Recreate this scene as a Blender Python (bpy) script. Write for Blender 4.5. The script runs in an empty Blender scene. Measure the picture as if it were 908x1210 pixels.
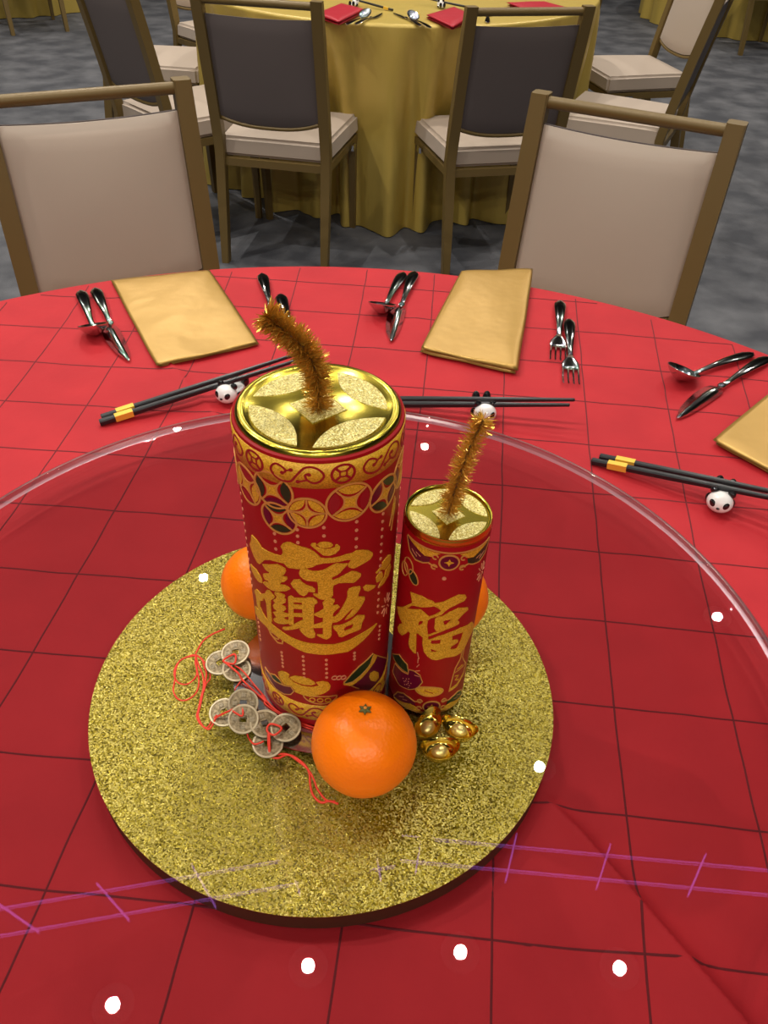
import bpy, bmesh, math, random
from mathutils import Vector, Matrix, geometry, noise
rad = math.radians
sc = bpy.context.scene
C = sc.collection
random.seed(7)

# ------------------------------------------------------------------ camera
cam_d = bpy.data.cameras.new('camera')
cam = bpy.data.objects.new('camera', cam_d)
C.objects.link(cam)
cam_d.sensor_fit = 'HORIZONTAL'
cam_d.sensor_width = 36.0
cam_d.lens = 36.0 * 985.0 / 908.0
cam_d.clip_start = 0.02
_p, _r = rad(40.281), rad(2.27)
_f = Vector((0, math.cos(_p), -math.sin(_p)))
_u0 = Vector((0, math.sin(_p), math.cos(_p)))
_x = Vector((1, 0, 0)) * math.cos(_r) + _u0 * math.sin(_r)
_u = -Vector((1, 0, 0)) * math.sin(_r) + _u0 * math.cos(_r)
cam.matrix_world = Matrix(((_x.x, _u.x, -_f.x, 0.0457), (_x.y, _u.y, -_f.y, -0.445), (_x.z, _u.z, -_f.z, 1.344), (0, 0, 0, 1)))
sc.camera = cam

# ------------------------------------------------------------------ world, exposure
w = bpy.data.worlds.new('ballroom_ambient')
sc.world = w
w.use_nodes = True
w.node_tree.nodes['Background'].inputs[0].default_value = (0.9, 0.92, 1.0, 1)
w.node_tree.nodes['Background'].inputs[1].default_value = 0.05
sc.view_settings.view_transform = 'Standard'
sc.view_settings.look = 'None'
sc.view_settings.gamma = 1.0
sc.view_settings.exposure = -1.0
sc.view_settings.use_curve_mapping = False

CEIL = 4.0
# recessed ceiling lamps and added fill lamps: x, y, watts, colour temperature tint
LAMPS = [(-1.59, 4.88, 62), (-1.08, 3.28, 74), (0.34, 4.79, 50), (2.13, 3.12, 34), (0.90, 2.01, 34),
         (-0.20, 1.00, 14), (0.45, 1.08, 13), (1.13, 1.04, 13), (-0.98, 0.82, 40),
         (-2.6, 1.1, 95), (-2.4, -0.4, 30), (0.3, -1.6, 12), (2.6, 1.0, 22), (2.4, -1.4, 16), (-1.4, -2.0, 16), (-1.6, -3.6, 130), (1.6, -3.6, 115), (0.0, -4.2, 120),  # last three are added fill behind the camera, to brighten upright front faces
         (2.0, 5.2, 55), (-3.4, 3.4, 55), (3.6, 5.0, 50), (-3.2, 5.6, 50), (0.6, 7.2, 50), (-1.8, 7.4, 50), (3.0, 7.4, 50), (-4.4, 7.2, 50)]
LAMP_TINT = (1.0, 0.93, 0.84)

# ------------------------------------------------------------------ materials
def nt(m): return m.node_tree.nodes, m.node_tree.links
def mat(name, base, rough=0.5, metal=0.0, **kw):
    m = bpy.data.materials.new(name); m.use_nodes = True
    b = m.node_tree.nodes['Principled BSDF']
    b.inputs['Base Color'].default_value = (*base, 1)
    b.inputs['Roughness'].default_value = rough
    b.inputs['Metallic'].default_value = metal
    for k, v in kw.items():
        k = k.replace('_', ' ')
        b.inputs[k].default_value = (*v, 1) if isinstance(v, tuple) else v
    return m
def bsdf(m): return m.node_tree.nodes['Principled BSDF']
def coords(m, kind='Object'):
    n, l = nt(m); t = n.new('ShaderNodeTexCoord'); return t.outputs[kind]
def add_bump(m, scale, strength, dist=0.001, kind='noise', detail=4, stretch=None):
    n, l = nt(m); co = coords(m)
    if stretch:
        mp = n.new('ShaderNodeMapping'); mp.inputs['Scale'].default_value = stretch
        l.new(co, mp.inputs[0]); co = mp.outputs[0]
    if kind == 'noise':
        t = n.new('ShaderNodeTexNoise'); t.inputs['Scale'].default_value = scale; t.inputs['Detail'].default_value = detail; out = t.outputs['Fac']
    else:
        t = n.new('ShaderNodeTexVoronoi'); t.inputs['Scale'].default_value = scale; out = t.outputs['Distance']
    l.new(co, t.inputs['Vector'])
    b = n.new('ShaderNodeBump'); b.inputs['Strength'].default_value = strength; b.inputs['Distance'].default_value = dist
    l.new(out, b.inputs['Height'])
    prev = bsdf(m).inputs['Normal']
    if prev.is_linked: l.new(prev.links[0].from_socket, b.inputs['Normal'])
    l.new(b.outputs[0], prev)
def mottle(m, c1, c2, scale, detail=6, lo=0.35, hi=0.7, stretch=None):
    n, l = nt(m); co = coords(m)
    if stretch:
        mp = n.new('ShaderNodeMapping'); mp.inputs['Scale'].default_value = stretch
        l.new(co, mp.inputs[0]); co = mp.outputs[0]
    t = n.new('ShaderNodeTexNoise'); t.inputs['Scale'].default_value = scale; t.inputs['Detail'].default_value = detail
    l.new(co, t.inputs['Vector'])
    r = n.new('ShaderNodeValToRGB')
    r.color_ramp.elements[0].position = lo; r.color_ramp.elements[0].color = (*c1, 1)
    r.color_ramp.elements[1].position = hi; r.color_ramp.elements[1].color = (*c2, 1)
    l.new(t.outputs['Fac'], r.inputs[0]); l.new(r.outputs[0], bsdf(m).inputs['Base Color'])
def glitter(name, dark, mid, light, scale, metal=0.45, rough=0.3, tilt=0.75):
    m = mat(name, mid, rough, metal); n, l = nt(m)
    co = coords(m)
    v = n.new('ShaderNodeTexVoronoi'); v.inputs['Scale'].default_value = scale
    l.new(co, v.inputs['Vector'])
    sep = n.new('ShaderNodeSeparateColor'); l.new(v.outputs['Color'], sep.inputs[0])
    r = n.new('ShaderNodeValToRGB'); r.color_ramp.interpolation = 'LINEAR'
    e = r.color_ramp.elements
    e[0].position = 0.05; e[0].color = (*dark, 1); e[1].position = 0.97; e[1].color = (*light, 1)
    k = e.new(0.5); k.color = (*mid, 1)
    l.new(sep.outputs[0], r.inputs[0]); l.new(r.outputs[0], bsdf(m).inputs['Base Color'])
    s = n.new('ShaderNodeVectorMath'); s.operation = 'SUBTRACT'; s.inputs[1].default_value = (.5, .5, .5)
    l.new(v.outputs['Color'], s.inputs[0])
    k2 = n.new('ShaderNodeVectorMath'); k2.operation = 'SCALE'; k2.inputs['Scale'].default_value = tilt
    l.new(s.outputs[0], k2.inputs[0])
    g = n.new('ShaderNodeNewGeometry')
    a = n.new('ShaderNodeVectorMath'); a.operation = 'ADD'; l.new(g.outputs['Normal'], a.inputs[0]); l.new(k2.outputs[0], a.inputs[1])
    nn = n.new('ShaderNodeVectorMath'); nn.operation = 'NORMALIZE'; l.new(a.outputs[0], nn.inputs[0])
    l.new(nn.outputs[0], bsdf(m).inputs['Normal'])
    return m
def emit(name, colr, strength):
    m = mat(name, (0, 0, 0), 0.5); b = bsdf(m)
    b.inputs['Emission Color'].default_value = (*colr, 1); b.inputs['Emission Strength'].default_value = strength
    return m
def clear_glass(name, tint, ior, rough=0.0, extra=0.0):
    m = bpy.data.materials.new(name); m.use_nodes = True; n, l = nt(m); n.clear()
    o = n.new('ShaderNodeOutputMaterial'); tr = n.new('ShaderNodeBsdfTransparent'); tr.inputs[0].default_value = (*tint, 1)
    gl = n.new('ShaderNodeBsdfGlossy'); gl.inputs['Roughness'].default_value = rough
    fr = n.new('ShaderNodeFresnel')
    ge = n.new('ShaderNodeNewGeometry'); mr = n.new('ShaderNodeMapRange'); mr.inputs['To Min'].default_value = ior; mr.inputs['To Max'].default_value = 1 / ior
    l.new(ge.outputs['Backfacing'], mr.inputs['Value']); l.new(mr.outputs[0], fr.inputs[0])
    mx = n.new('ShaderNodeMixShader')
    ad = n.new('ShaderNodeMath'); ad.operation = 'ADD'; ad.inputs[1].default_value = extra; ad.use_clamp = True
    l.new(fr.outputs[0], ad.inputs[0]); l.new(ad.outputs[0], mx.inputs[0])
    l.new(tr.outputs[0], mx.inputs[1]); l.new(gl.outputs[0], mx.inputs[2]); l.new(mx.outputs[0], o.inputs[0])
    return m

M = {}
M['red_cloth'] = mat('red_taffeta', (0.45, 0.015, 0.023), 0.68, 0, Specular_IOR_Level=0.28)
mottle(M['red_cloth'], (0.41, 0.0135, 0.0205), (0.48, 0.0185, 0.0255), 14, 4, .3, .75)
add_bump(M['red_cloth'], 1100, 0.25, 0.0006); add_bump(M['red_cloth'], 26, 0.35, 0.004, detail=3)
M['red_seam'] = mat('red_stitching', (0.13, 0.004, 0.008), 0.8)
M['gold_cloth'] = mat('gold_satin_cloth', (0.50, 0.365, 0.080), 0.36, 0.2)
add_bump(M['gold_cloth'], 16, 0.4, 0.012, stretch=(1, 1, .18))
M['gold_napkin'] = mat('gold_satin_napkin', (0.50, 0.30, 0.072), 0.36, 0.4)
add_bump(M['gold_napkin'], 900, 0.2, 0.0004); add_bump(M['gold_napkin'], 22, 0.35, 0.004, detail=2)
M['red_napkin'] = mat('red_satin_napkin', (0.40, 0.008, 0.022), 0.4, 0.05)
add_bump(M['red_napkin'], 30, 0.3, 0.004)
M['board_glitter'] = glitter('gold_glitter_board', (0.13, 0.105, 0.002), (0.50, 0.43, 0.012), (1.0, 0.94, 0.26), 1000, 0.4, 0.3, 0.65)
M['board_edge'] = mat('dark_brown_board_edge', (0.075, 0.03, 0.012), 0.6)
M['lid_glitter'] = glitter('pale_gold_glitter', (0.34, 0.25, 0.03), (0.66, 0.55, 0.15), (0.95, 0.9, 0.45), 1500, 0.35, 0.35, 0.6)
M['lid_gold'] = mat('polished_gold_plastic', (0.60, 0.48, 0.06), 0.2, 1.0)
add_bump(M['lid_gold'], 45, 0.07, 0.002)
M['cracker_red'] = mat('deep_red_printed_card', (0.33, 0.0010, 0.005), 0.5, 0.0, Specular_IOR_Level=0.3)
add_bump(M['cracker_red'], 500, 0.1, 0.0004)
M['cracker_rim'] = mat('bright_red_rim', (0.55, 0.005, 0.01), 0.35)
M['print_gold'] = glitter('mustard_gold_foil_print', (0.50, 0.25, 0.007), (0.68, 0.36, 0.012), (0.82, 0.47, 0.04), 1600, 0.15, 0.5, 0.3)
M['print_line'] = mat('copper_gold_outline', (0.66, 0.33, 0.07), 0.4, 0.3)
M['print_pink'] = mat('pale_copper_dot', (0.72, 0.30, 0.15), 0.45, 0.2)
M['print_maroon'] = mat('maroon_foil_print', (0.13, 0.0, 0.022), 0.35, 0.1)
M['print_green'] = mat('dark_green_foil_print', (0.012, 0.03, 0.010), 0.3, 0.1)
M['print_red'] = mat('dark_red_print', (0.30, 0.002, 0.008), 0.45)
M['tinsel'] = mat('orange_gold_tinsel', (0.80, 0.47, 0.07), 0.22, 0.65)
M['tinsel_core'] = mat('brown_wire_core', (0.10, 0.04, 0.01), 0.6)
M['orange'] = mat('orange_peel', (1.0, 0.205, 0.001), 0.36, 0, Specular_IOR_Level=0.35, Subsurface_Weight=0.05)
bsdf(M['orange']).inputs['Subsurface Radius'].default_value = (0.01, 0.004, 0.001)
add_bump(M['orange'], 420, 0.22, 0.0009, 'voronoi'); add_bump(M['orange'], 60, 0.08, 0.002)
M['calyx'] = mat('green_calyx', (0.10, 0.10, 0.02), 0.7)
M['calyx_skin'] = mat('pale_orange_dimple', (0.70, 0.24, 0.02), 0.6)
M['coin'] = mat('aged_bronze_coin', (0.3, 0.25, 0.17), 0.5, 0.6)
mottle(M['coin'], (0.13, 0.095, 0.045), (0.37, 0.30, 0.18), 420, 5)
add_bump(M['coin'], 900, 0.5, 0.0006)
M['coin_relief'] = mat('worn_bronze_relief', (0.36, 0.31, 0.21), 0.5, 0.6)
M['coin_rim'] = mat('bright_worn_coin_rim', (0.47, 0.40, 0.26), 0.42, 0.6)
M['cord'] = mat('red_cord', (0.72, 0.035, 0.012), 0.55)
M['chrome'] = mat('polished_steel', (0.62, 0.62, 0.63), 0.13, 1.0)
M['steel'] = mat('mirror_polished_cutlery_steel', (0.66, 0.65, 0.63), 0.08, 1.0)
M['ingot'] = mat('shiny_gold_plastic_ingot', (0.90, 0.66, 0.12), 0.12, 1.0)
M['ingot_dome'] = mat('frosted_gold_dome', (0.80, 0.66, 0.24), 0.35, 0.8)
add_bump(M['ingot_dome'], 600, 0.4, 0.0008)
M['black_lacquer'] = mat('black_lacquer', (0.010, 0.011, 0.013), 0.32)
M['gold_band'] = mat('gold_band', (0.86, 0.56, 0.07), 0.35, 0.35)
M['white_glaze'] = mat('white_glazed_ceramic', (0.80, 0.78, 0.76), 0.12, 0, Coat_Weight=0.6)
M['black_glaze'] = mat('black_glazed_ceramic', (0.008, 0.008, 0.009), 0.1, 0, Coat_Weight=0.6)
M['chair_frame'] = mat('antique_gold_metal', (0.155, 0.102, 0.030), 0.45, 0.12)
M['cream'] = mat('cream_woven_vinyl', (0.42, 0.34, 0.268), 0.55, 0, Sheen_Weight=0.2)
add_bump(M['cream'], 500, 0.15, 0.0006)
M['taupe'] = mat('dark_taupe_back_fabric', (0.115, 0.094, 0.09), 0.7)
add_bump(M['taupe'], 400, 0.2, 0.0006)
M['floor'] = mat('slate_grey_carpet', (0.07, 0.073, 0.085), 0.75)
mottle(M['floor'], (0.040, 0.043, 0.052), (0.135, 0.138, 0.150), 5.5, 15, .38, .78)
add_bump(M['floor'], 240, 0.35, 0.004)
M['ceiling'] = mat('dark_ceiling_paint', (0.06, 0.06, 0.065), 0.9)
M['wall'] = mat('taupe_wall_panel', (0.30, 0.27, 0.24), 0.8)
M['lamp_trim'] = mat('white_lamp_trim', (0.6, 0.6, 0.6), 0.4)
M['lamp_lens'] = emit('lit_lamp_lens', LAMP_TINT, 6.0)
M['purple_led'] = emit('purple_led_strip', (0.50, 0.20, 0.95), 7.5)
M['track'] = mat('black_track_metal', (0.02, 0.02, 0.02), 0.4, 0.5)
M['glass'] = clear_glass('clear_glass', (0.895, 0.875, 0.88), 1.5)
M['glass_edge'] = clear_glass('polished_glass_edge', (0.80, 0.76, 0.84), 1.55, 0.28, 0.34)

# ------------------------------------------------------------------ helpers
def obj(name, me, material, parent=None, loc=None, rot=None):
    o = bpy.data.objects.new(name, me); C.objects.link(o)
    if isinstance(material, (list, tuple)):
        for m in material: me.materials.append(M[m])
    elif material: me.materials.append(M[material])
    if parent: o.parent = parent
    if loc is not None: o.location = loc
    if rot is not None: o.rotation_euler = rot
    return o
def mesh(name, verts, faces, smooth=False):
    me = bpy.data.meshes.new(name); me.from_pydata([tuple(v) for v in verts], [], faces); me.update()
    if smooth: me.polygons.foreach_set('use_smooth', [True] * len(me.polygons))
    return me
def fin(bm, name, smooth=False, angle=None):
    me = bpy.data.meshes.new(name); bm.normal_update(); bm.to_mesh(me); bm.free()
    if smooth: me.polygons.foreach_set('use_smooth', [True] * len(me.polygons))
    if angle is not None:
        me.polygons.foreach_set('use_smooth', [True] * len(me.polygons))
        b2 = bmesh.new(); b2.from_mesh(me)
        for e in b2.edges:
            if len(e.link_faces) == 2 and e.calc_face_angle(0) > rad(angle): e.smooth = False
        b2.to_mesh(me); b2.free()
    return me
def thing(name, label, cat, loc=(0, 0, 0), rot=(0, 0, 0), group=None):
    o = bpy.data.objects.new(name, None); C.objects.link(o)
    o.empty_display_size = 0.05; o.location = loc; o.rotation_euler = rot
    return tag(o, label, cat, group)
def tag(o, label=None, cat=None, group=None, kind=None):
    if label: o['label'] = label
    if cat: o['category'] = cat
    if group: o['group'] = group
    if kind: o['kind'] = kind
    return o
def copy_tree(o, parent=None):
    c = o.copy(); C.objects.link(c); c.parent = parent
    for ch in o.children: copy_tree(ch, c)
    return c
def lathe(profile, seg=48, closed=False):
    bm = bmesh.new(); rings = []
    for r, z in profile:
        if r < 1e-6: rings.append([bm.verts.new((0, 0, z))])
        else: rings.append([bm.verts.new((r * math.sin(2 * math.pi * i / seg), -r * math.cos(2 * math.pi * i / seg), z)) for i in range(seg)])
    pairs = list(zip(rings, rings[1:])) + ([(rings[-1], rings[0])] if closed else [])
    for a, b in pairs:
        for i in range(seg):
            j = (i + 1) % seg
            if len(a) == 1 and len(b) == 1: continue
            if len(a) == 1: bm.faces.new((a[0], b[j], b[i]))
            elif len(b) == 1: bm.faces.new((a[i], a[j], b[0]))
            else: bm.faces.new((a[i], a[j], b[j], b[i]))
    bmesh.ops.recalc_face_normals(bm, faces=bm.faces)
    return bm
def add_tube(bm, pts, r, seg=8, closed=False, caps=True, flat=1.0):
    pts = [Vector(p) for p in pts]; n = len(pts); rings = []
    prev = None
    for i, p in enumerate(pts):
        a = pts[(i - 1) % n] if (closed or i > 0) else p
        b = pts[(i + 1) % n] if (closed or i < n - 1) else p
        t = (b - a).normalized()
        up = prev if prev is not None else (Vector((0, 0, 1)) if abs(t.z) < .9 else Vector((1, 0, 0)))
        s = t.cross(up).normalized(); up = s.cross(t).normalized(); prev = up
        rr = r[i] if isinstance(r, (list, tuple)) else r
        rings.append([bm.verts.new(p + s * math.cos(2 * math.pi * k / seg) * rr + up * math.sin(2 * math.pi * k / seg) * rr * flat) for k in range(seg)])
    m = n if closed else n - 1
    for i in range(m):
        a, b = rings[i], rings[(i + 1) % n]
        for k in range(seg):
            bm.faces.new((a[k], a[(k + 1) % seg], b[(k + 1) % seg], b[k]))
    if not closed and caps:
        bm.faces.new(rings[0][::-1]); bm.faces.new(rings[-1])
    return bm
def tube(pts, r, seg=8, **kw):
    bm = bmesh.new(); add_tube(bm, pts, r, seg, **kw); bmesh.ops.recalc_face_normals(bm, faces=bm.faces); return bm
def spline(pts, n=6, closed=False):
    pts = [Vector(p) for p in pts]; N = len(pts); out = []
    for i in range(N if closed else N - 1):
        g = lambda k: pts[k % N] if closed else pts[max(0, min(N - 1, k))]
        a, b, c, d = g(i - 1), g(i), g(i + 1), g(i + 2)
        for k in range(n):
            t = k / n
            out.append(0.5 * ((2 * b) + (c - a) * t + (2 * a - 5 * b + 4 * c - d) * t * t + (3 * b - a - 3 * c + d) * t ** 3))
    if not closed: out.append(pts[-1])
    return out
def add_box(bm, size, loc=(0, 0, 0), rot=None):
    m = Matrix.Translation(loc) @ (rot.to_4x4() if rot else Matrix.Identity(4)) @ Matrix.Diagonal((*size, 1))
    return bmesh.ops.create_cube(bm, size=1.0, matrix=m)['verts']
def box(size, loc=(0, 0, 0), bevel=0.0, seg=2):
    bm = bmesh.new(); add_box(bm, size, loc)
    if bevel: bmesh.ops.bevel(bm, geom=bm.edges[:], offset=bevel, segments=seg, profile=0.6, affect='EDGES')
    return bm
def ball(r, scale=(1, 1, 1), loc=(0, 0, 0), seg=20, rings=12):
    bm = bmesh.new()
    bmesh.ops.create_uvsphere(bm, u_segments=seg, v_segments=rings, radius=r, matrix=Matrix.Translation(loc) @ Matrix.Diagonal((*scale, 1)))
    return bm

# ------------------------------------------------------------------ the room
def struct(name, bm, m):
    return tag(obj(name, fin(bm, name), m), kind='structure')
X0, X1, Y0, Y1 = -8.0, 8.0, -5.0, 12.0
struct('floor', box((X1 - X0, Y1 - Y0, 0.1), ((X0 + X1) / 2, (Y0 + Y1) / 2, -0.05)), 'floor')
struct('ceiling', box((X1 - X0, Y1 - Y0, 0.1), ((X0 + X1) / 2, (Y0 + Y1) / 2, CEIL + 0.05)), 'ceiling')
struct('wall_back', box((X1 - X0, 0.1, CEIL), ((X0 + X1) / 2, Y1 + 0.05, CEIL / 2)), 'wall')
struct('wall_front', box((X1 - X0, 0.1, CEIL), ((X0 + X1) / 2, Y0 - 0.05, CEIL / 2)), 'wall')
struct('wall_left', box((0.1, Y1 - Y0, CEIL), (X0 - 0.05, (Y0 + Y1) / 2, CEIL / 2)), 'wall')
struct('wall_right', box((0.1, Y1 - Y0, CEIL), (X1 + 0.05, (Y0 + Y1) / 2, CEIL / 2)), 'wall')

_trim = fin(lathe([(0.028, 0.0), (0.031, -0.006), (0.082, -0.004), (0.085, 0.0)], 32), 'trim_ring', True)
_lens = fin(lathe([(0.0, -0.002), (0.028, -0.002), (0.028, 0.0)], 32), 'lens')
for i, (x, y, pw) in enumerate(LAMPS):
    t = thing('downlight_or_fill', 'round recessed ceiling downlight or added fill lamp with white trim', 'lamp', (x, y, CEIL), group='recessed downlights in the dark ceiling')
    obj('trim_ring', _trim if i else _trim, None if i else 'lamp_trim', t)
    obj('lens', _lens, None if i else 'lamp_lens', t)
    ld = bpy.data.lights.new('downlight_or_fill_light', 'AREA'); ld.shape = 'DISK'; ld.size = 0.052; ld.energy = pw; ld.color = LAMP_TINT; ld.spread = rad(150)
    lo = bpy.data.objects.new('downlight_or_fill_light', ld); C.objects.link(lo); lo.parent = t; lo.location = (0, 0, -0.008)

def led_track(a, b, n, label, s0, s1, off):
    a, b = Vector((*a, CEIL)), Vector((*b, CEIL)); d = (b - a); L = d.length; ang = math.atan2(d.y, d.x)
    t = thing('led_track', label, 'light track', a, (0, 0, ang), 'purple lit ceiling tracks')
    for s in (-1, 1):
        obj('rail', fin(box((L, 0.0045, 0.008), (L / 2, s * 0.06, -0.012)), 'rail'), 'purple_led', t)
        obj('channel', fin(box((L, 0.02, 0.007), (L / 2, s * 0.06, -0.0035)), 'channel'), 'track', t)
    for k in range(n):
        obj('crossbar', fin(box((0.008, 0.24, 0.010)), 'crossbar'), 'purple_led', t, ((k + off) * L / n, 0, -0.023), (0, 0, rad(s0 + (s1 - s0) * k / n)))
    return t
led_track((-2.56, 0.90), (0.15, 1.505), 7, 'purple lit ladder track reflected at the left of the glass turntable', 75, -12.5, .8)
led_track((0.19, 1.535), (2.77, 1.39), 6, 'purple lit ladder track reflected at the right of the glass turntable', -6, -55, .2)

# ------------------------------------------------------------------ tablecloths
def cloth(name, cx, cy, R, zt, material, folds, amp, rings, seg, hfun=None, dents=(), seed=1):
    prof = [R * k / rings for k in range(1, rings + 1)]
    verts = [(0, 0, zt + (hfun(cx, cy) if hfun else 0))]; faces = []; ringsi = []
    def addring(fn):
        s = len(verts)
        for i in range(seg): verts.append(fn(2 * math.pi * i / seg))
        ringsi.append(s)
    for r in prof:
        addring(lambda a, r=r: (r * math.cos(a), r * math.sin(a), zt + (hfun(cx + r * math.cos(a), cy + r * math.sin(a)) if hfun else 0)))
    for k in range(1, 6):
        q = k / 5 * math.pi / 2
        addring(lambda a, q=q: ((R + 0.012 * math.sin(q)) * math.cos(a), (R + 0.012 * math.sin(q)) * math.sin(a), zt - 0.012 * (1 - math.cos(q))))
    nd = 16
    for k in range(1, nd + 1):
        f = k / nd
        def fn(a, f=f):
            wv = math.sin(folds * a + 1.3 * math.sin(3 * a + seed)) + 0.4 * math.sin(folds * 1.7 * a + seed * 2)
            rr = R + 0.012 + amp * (f ** 0.55) * (wv + 0.3)
            for da, dw, dd in dents:
                u = math.atan2(math.sin(a - da), math.cos(a - da)) / dw
                rr -= dd * math.exp(-u * u) * min(1, f * 2.2)
            return (rr * math.cos(a), rr * math.sin(a), (zt - 0.012) * (1 - f) + 0.004)
        addring(fn)
    for i in range(seg): faces.append((0, ringsi[0] + i, ringsi[0] + (i + 1) % seg))
    for a, b in zip(ringsi, ringsi[1:]):
        for i in range(seg):
            j = (i + 1) % seg; faces.append((a + i, b + i, b + j, a + j))
    return obj(name, mesh(name, verts, faces, True), material, None, (cx, cy, 0))

TX, TY, TR, TZ = -0.021, -0.024, 0.887, 0.76
CREASE = [((0.185, -0.102), (0.335, -0.322), 0.014, 0.006, 0.030), ((-0.06, -0.17), (-0.30, -0.33), 0.003, 0.012, 0.010),
          ((-0.40, 0.78), (-0.235, 0.51), 0.004, 0.006, 0.016), ((-0.235, 0.51), (-0.10, 0.32), 0.004, 0.008, 0.02),
          ((0.02, 0.60), (0.12, 0.75), 0.0015, 0.01, 0.015), ((0.36, 0.74), (0.45, 0.80), 0.002, 0.006, 0.02), ((0.30, 0.45), (0.47, 0.50), 0.001, 0.01, 0.01)]
def cloth_h(x, y):
    h = 0.0009 * noise.noise(Vector((x * 9, y * 9, 3))) + 0.0006 * noise.noise(Vector((x * 31, y * 31, 7)))
    for (ax, ay), (bx, by_), hh, w1, w2 in CREASE:
        dx, dy = bx - ax, by_ - ay; L = math.hypot(dx, dy)
        t = ((x - ax) * dx + (y - ay) * dy) / (L * L)
        if t < -0.12 or t > 1.12: continue
        s = ((x - ax) * dy - (y - ay) * dx) / L
        if abs(s) > 0.08: continue
        e = 1.0 if 0.1 < t < 0.9 else max(0.0, min(1.0, (t + 0.12) / 0.22 if t < 0.5 else (1.12 - t) / 0.22))
        h += hh * e * (math.exp(s / w1) if s < 0 else math.exp(-s / w2))
    return h
red = tag(cloth('red_tablecloth', TX, TY, TR, TZ, 'red_cloth', 24, 0.014, 190, 760, cloth_h, seed=2), 'red pintucked cloth over the near round table', 'tablecloth')
SX = [-0.028, 0.5155, -0.04, -0.0022, -0.0129, -0.0092, -0.0143, 0.0171, 0.0023]
SY = [0.3133, -0.0338, -0.4811, -0.0082, 0.0001, -0.0072, 0.0049, -0.0024, -0.0099]
def seam_pt(i, j):
    i = (i - 5) / 5; j = (j - 3) / 5
    ii, jj = max(-1.1, min(1.1, i)), max(-1.1, min(1.3, j))
    b = [1, i, j, ii * ii, ii * jj, jj * jj, ii * ii * jj, ii * jj * jj, jj ** 3]
    return sum(p * q for p, q in zip(SX, b)), sum(p * q for p, q in zip(SY, b))
def seam(fn):
    run = []
    for k in range(-40, 220):
        x, y = fn(k / 10)
        if math.hypot(x - TX, y - TY) < TR - 0.004:
            wob = 0.0012
            x += wob * noise.noise(Vector((x * 20, y * 20, 11))); y += wob * noise.noise(Vector((x * 20, y * 20, 23)))
            run.append((x, y))
    if len(run) < 4: return
    verts, faces = [], []
    for k, (x, y) in enumerate(run):
        a = run[max(0, k - 1)]; b = run[min(len(run) - 1, k + 1)]
        d = Vector((b[0] - a[0], b[1] - a[1])).normalized(); nx, ny = -d.y, d.x
        z = TZ + cloth_h(x, y)
        hw = 0.0011
        verts += [(x + nx * hw - TX, y + ny * hw - TY, z - 0.0003), (x - TX, y - TY, z + 0.0010), (x - nx * hw - TX, y - ny * hw - TY, z - 0.0003)]
        if k:
            o = 3 * k
            faces += [(o - 3, o, o + 1, o - 2), (o - 2, o + 1, o + 2, o - 1)]
    obj('pintuck_seam', mesh('pintuck_seam', verts, faces, True), 'red_seam', red)
for i in range(-4, 15): seam(lambda j, i=i: seam_pt(i, j - 6))
for j in range(-6, 16): seam(lambda i, j=j: seam_pt(i - 6, j))

BX, BY, BR = 0.01, 3.74, 0.85
gold = tag(cloth('gold_tablecloth', BX, BY, BR, TZ, 'gold_cloth', 27, 0.038, 24, 700, None,
     [(rad(-110), 0.24, 0.15), (rad(-70), 0.24, 0.15), (rad(-137), .24, .13), (rad(-30), .24, .10), (rad(177), .24, .10), (rad(12), .24, .10)], 5), 'gold satin cloth over the middle round table laid with red napkins', 'tablecloth', 'gold tablecloths')
tag(cloth('gold_tablecloth', -3.3, 7.65, BR, TZ, 'gold_cloth', 22, 0.024, 20, 360, seed=9), 'gold cloth of the far table at the upper left corner', 'tablecloth', 'gold tablecloths')
tag(cloth('gold_tablecloth', 3.0, 7.95, BR, TZ, 'gold_cloth', 22, 0.024, 20, 360, seed=4), 'gold cloth of the far table at the upper right corner', 'tablecloth', 'gold tablecloths')

# ------------------------------------------------------------------ banquet chairs
CW, CH = 0.42, 0.885
def lean(z):            # y of the back at height z
    return -0.05 * (1 - z / 0.40) if z < 0.40 else -0.095 * ((z - 0.40) / (CH - 0.40)) ** 1.15
def pad(zb, zt, hw, y0, y1, bulge, sgn, n=18, m=14):
    """closed cushion sheet between depths y0 (back) and y1 (front), following the lean of the posts"""
    verts, faces = [], []
    for side in (0, 1):
        for b in range(m + 1):
            for a in range(n + 1):
                u = -1 + 2 * a / n; v = b / m
                lo = zb + 0.026 * abs(u) ** 2.6
                hi = zt + 0.006 * u * u
                z = lo + (hi - lo) * v; x = u * hw
                edge = (1 - u ** 10) * (1 - (2 * v - 1) ** 10)
                y = lean(z) + (y0 if side == 0 else y1 * (0.35 + 0.65 * edge ** 0.5) + bulge * (1 - u * u) * (1 - (2 * v - 1) ** 2))
                verts.append((x, y, z))
    N = (m + 1) * (n + 1)
    for b in range(m):
        for a in range(n):
            k = b * (n + 1) + a
            faces.append((k, k + 1, k + n + 2, k + n + 1)); faces.append((N + k + n + 1, N + k + n + 2, N + k + 1, N + k))
    rim = [a for a in range(n)] + [n + (n + 1) * b for b in range(m)] + [m * (n + 1) + a for a in range(n, 0, -1)] + [(n + 1) * b for b in range(m, 0, -1)]
    for a, b in zip(rim, rim[1:] + rim[:1]): faces.append((b, a, N + a, N + b))
    bm = bmesh.new(); bm.from_mesh(mesh('t', verts, faces)); bmesh.ops.recalc_face_normals(bm, faces=bm.faces)
    return bm
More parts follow.
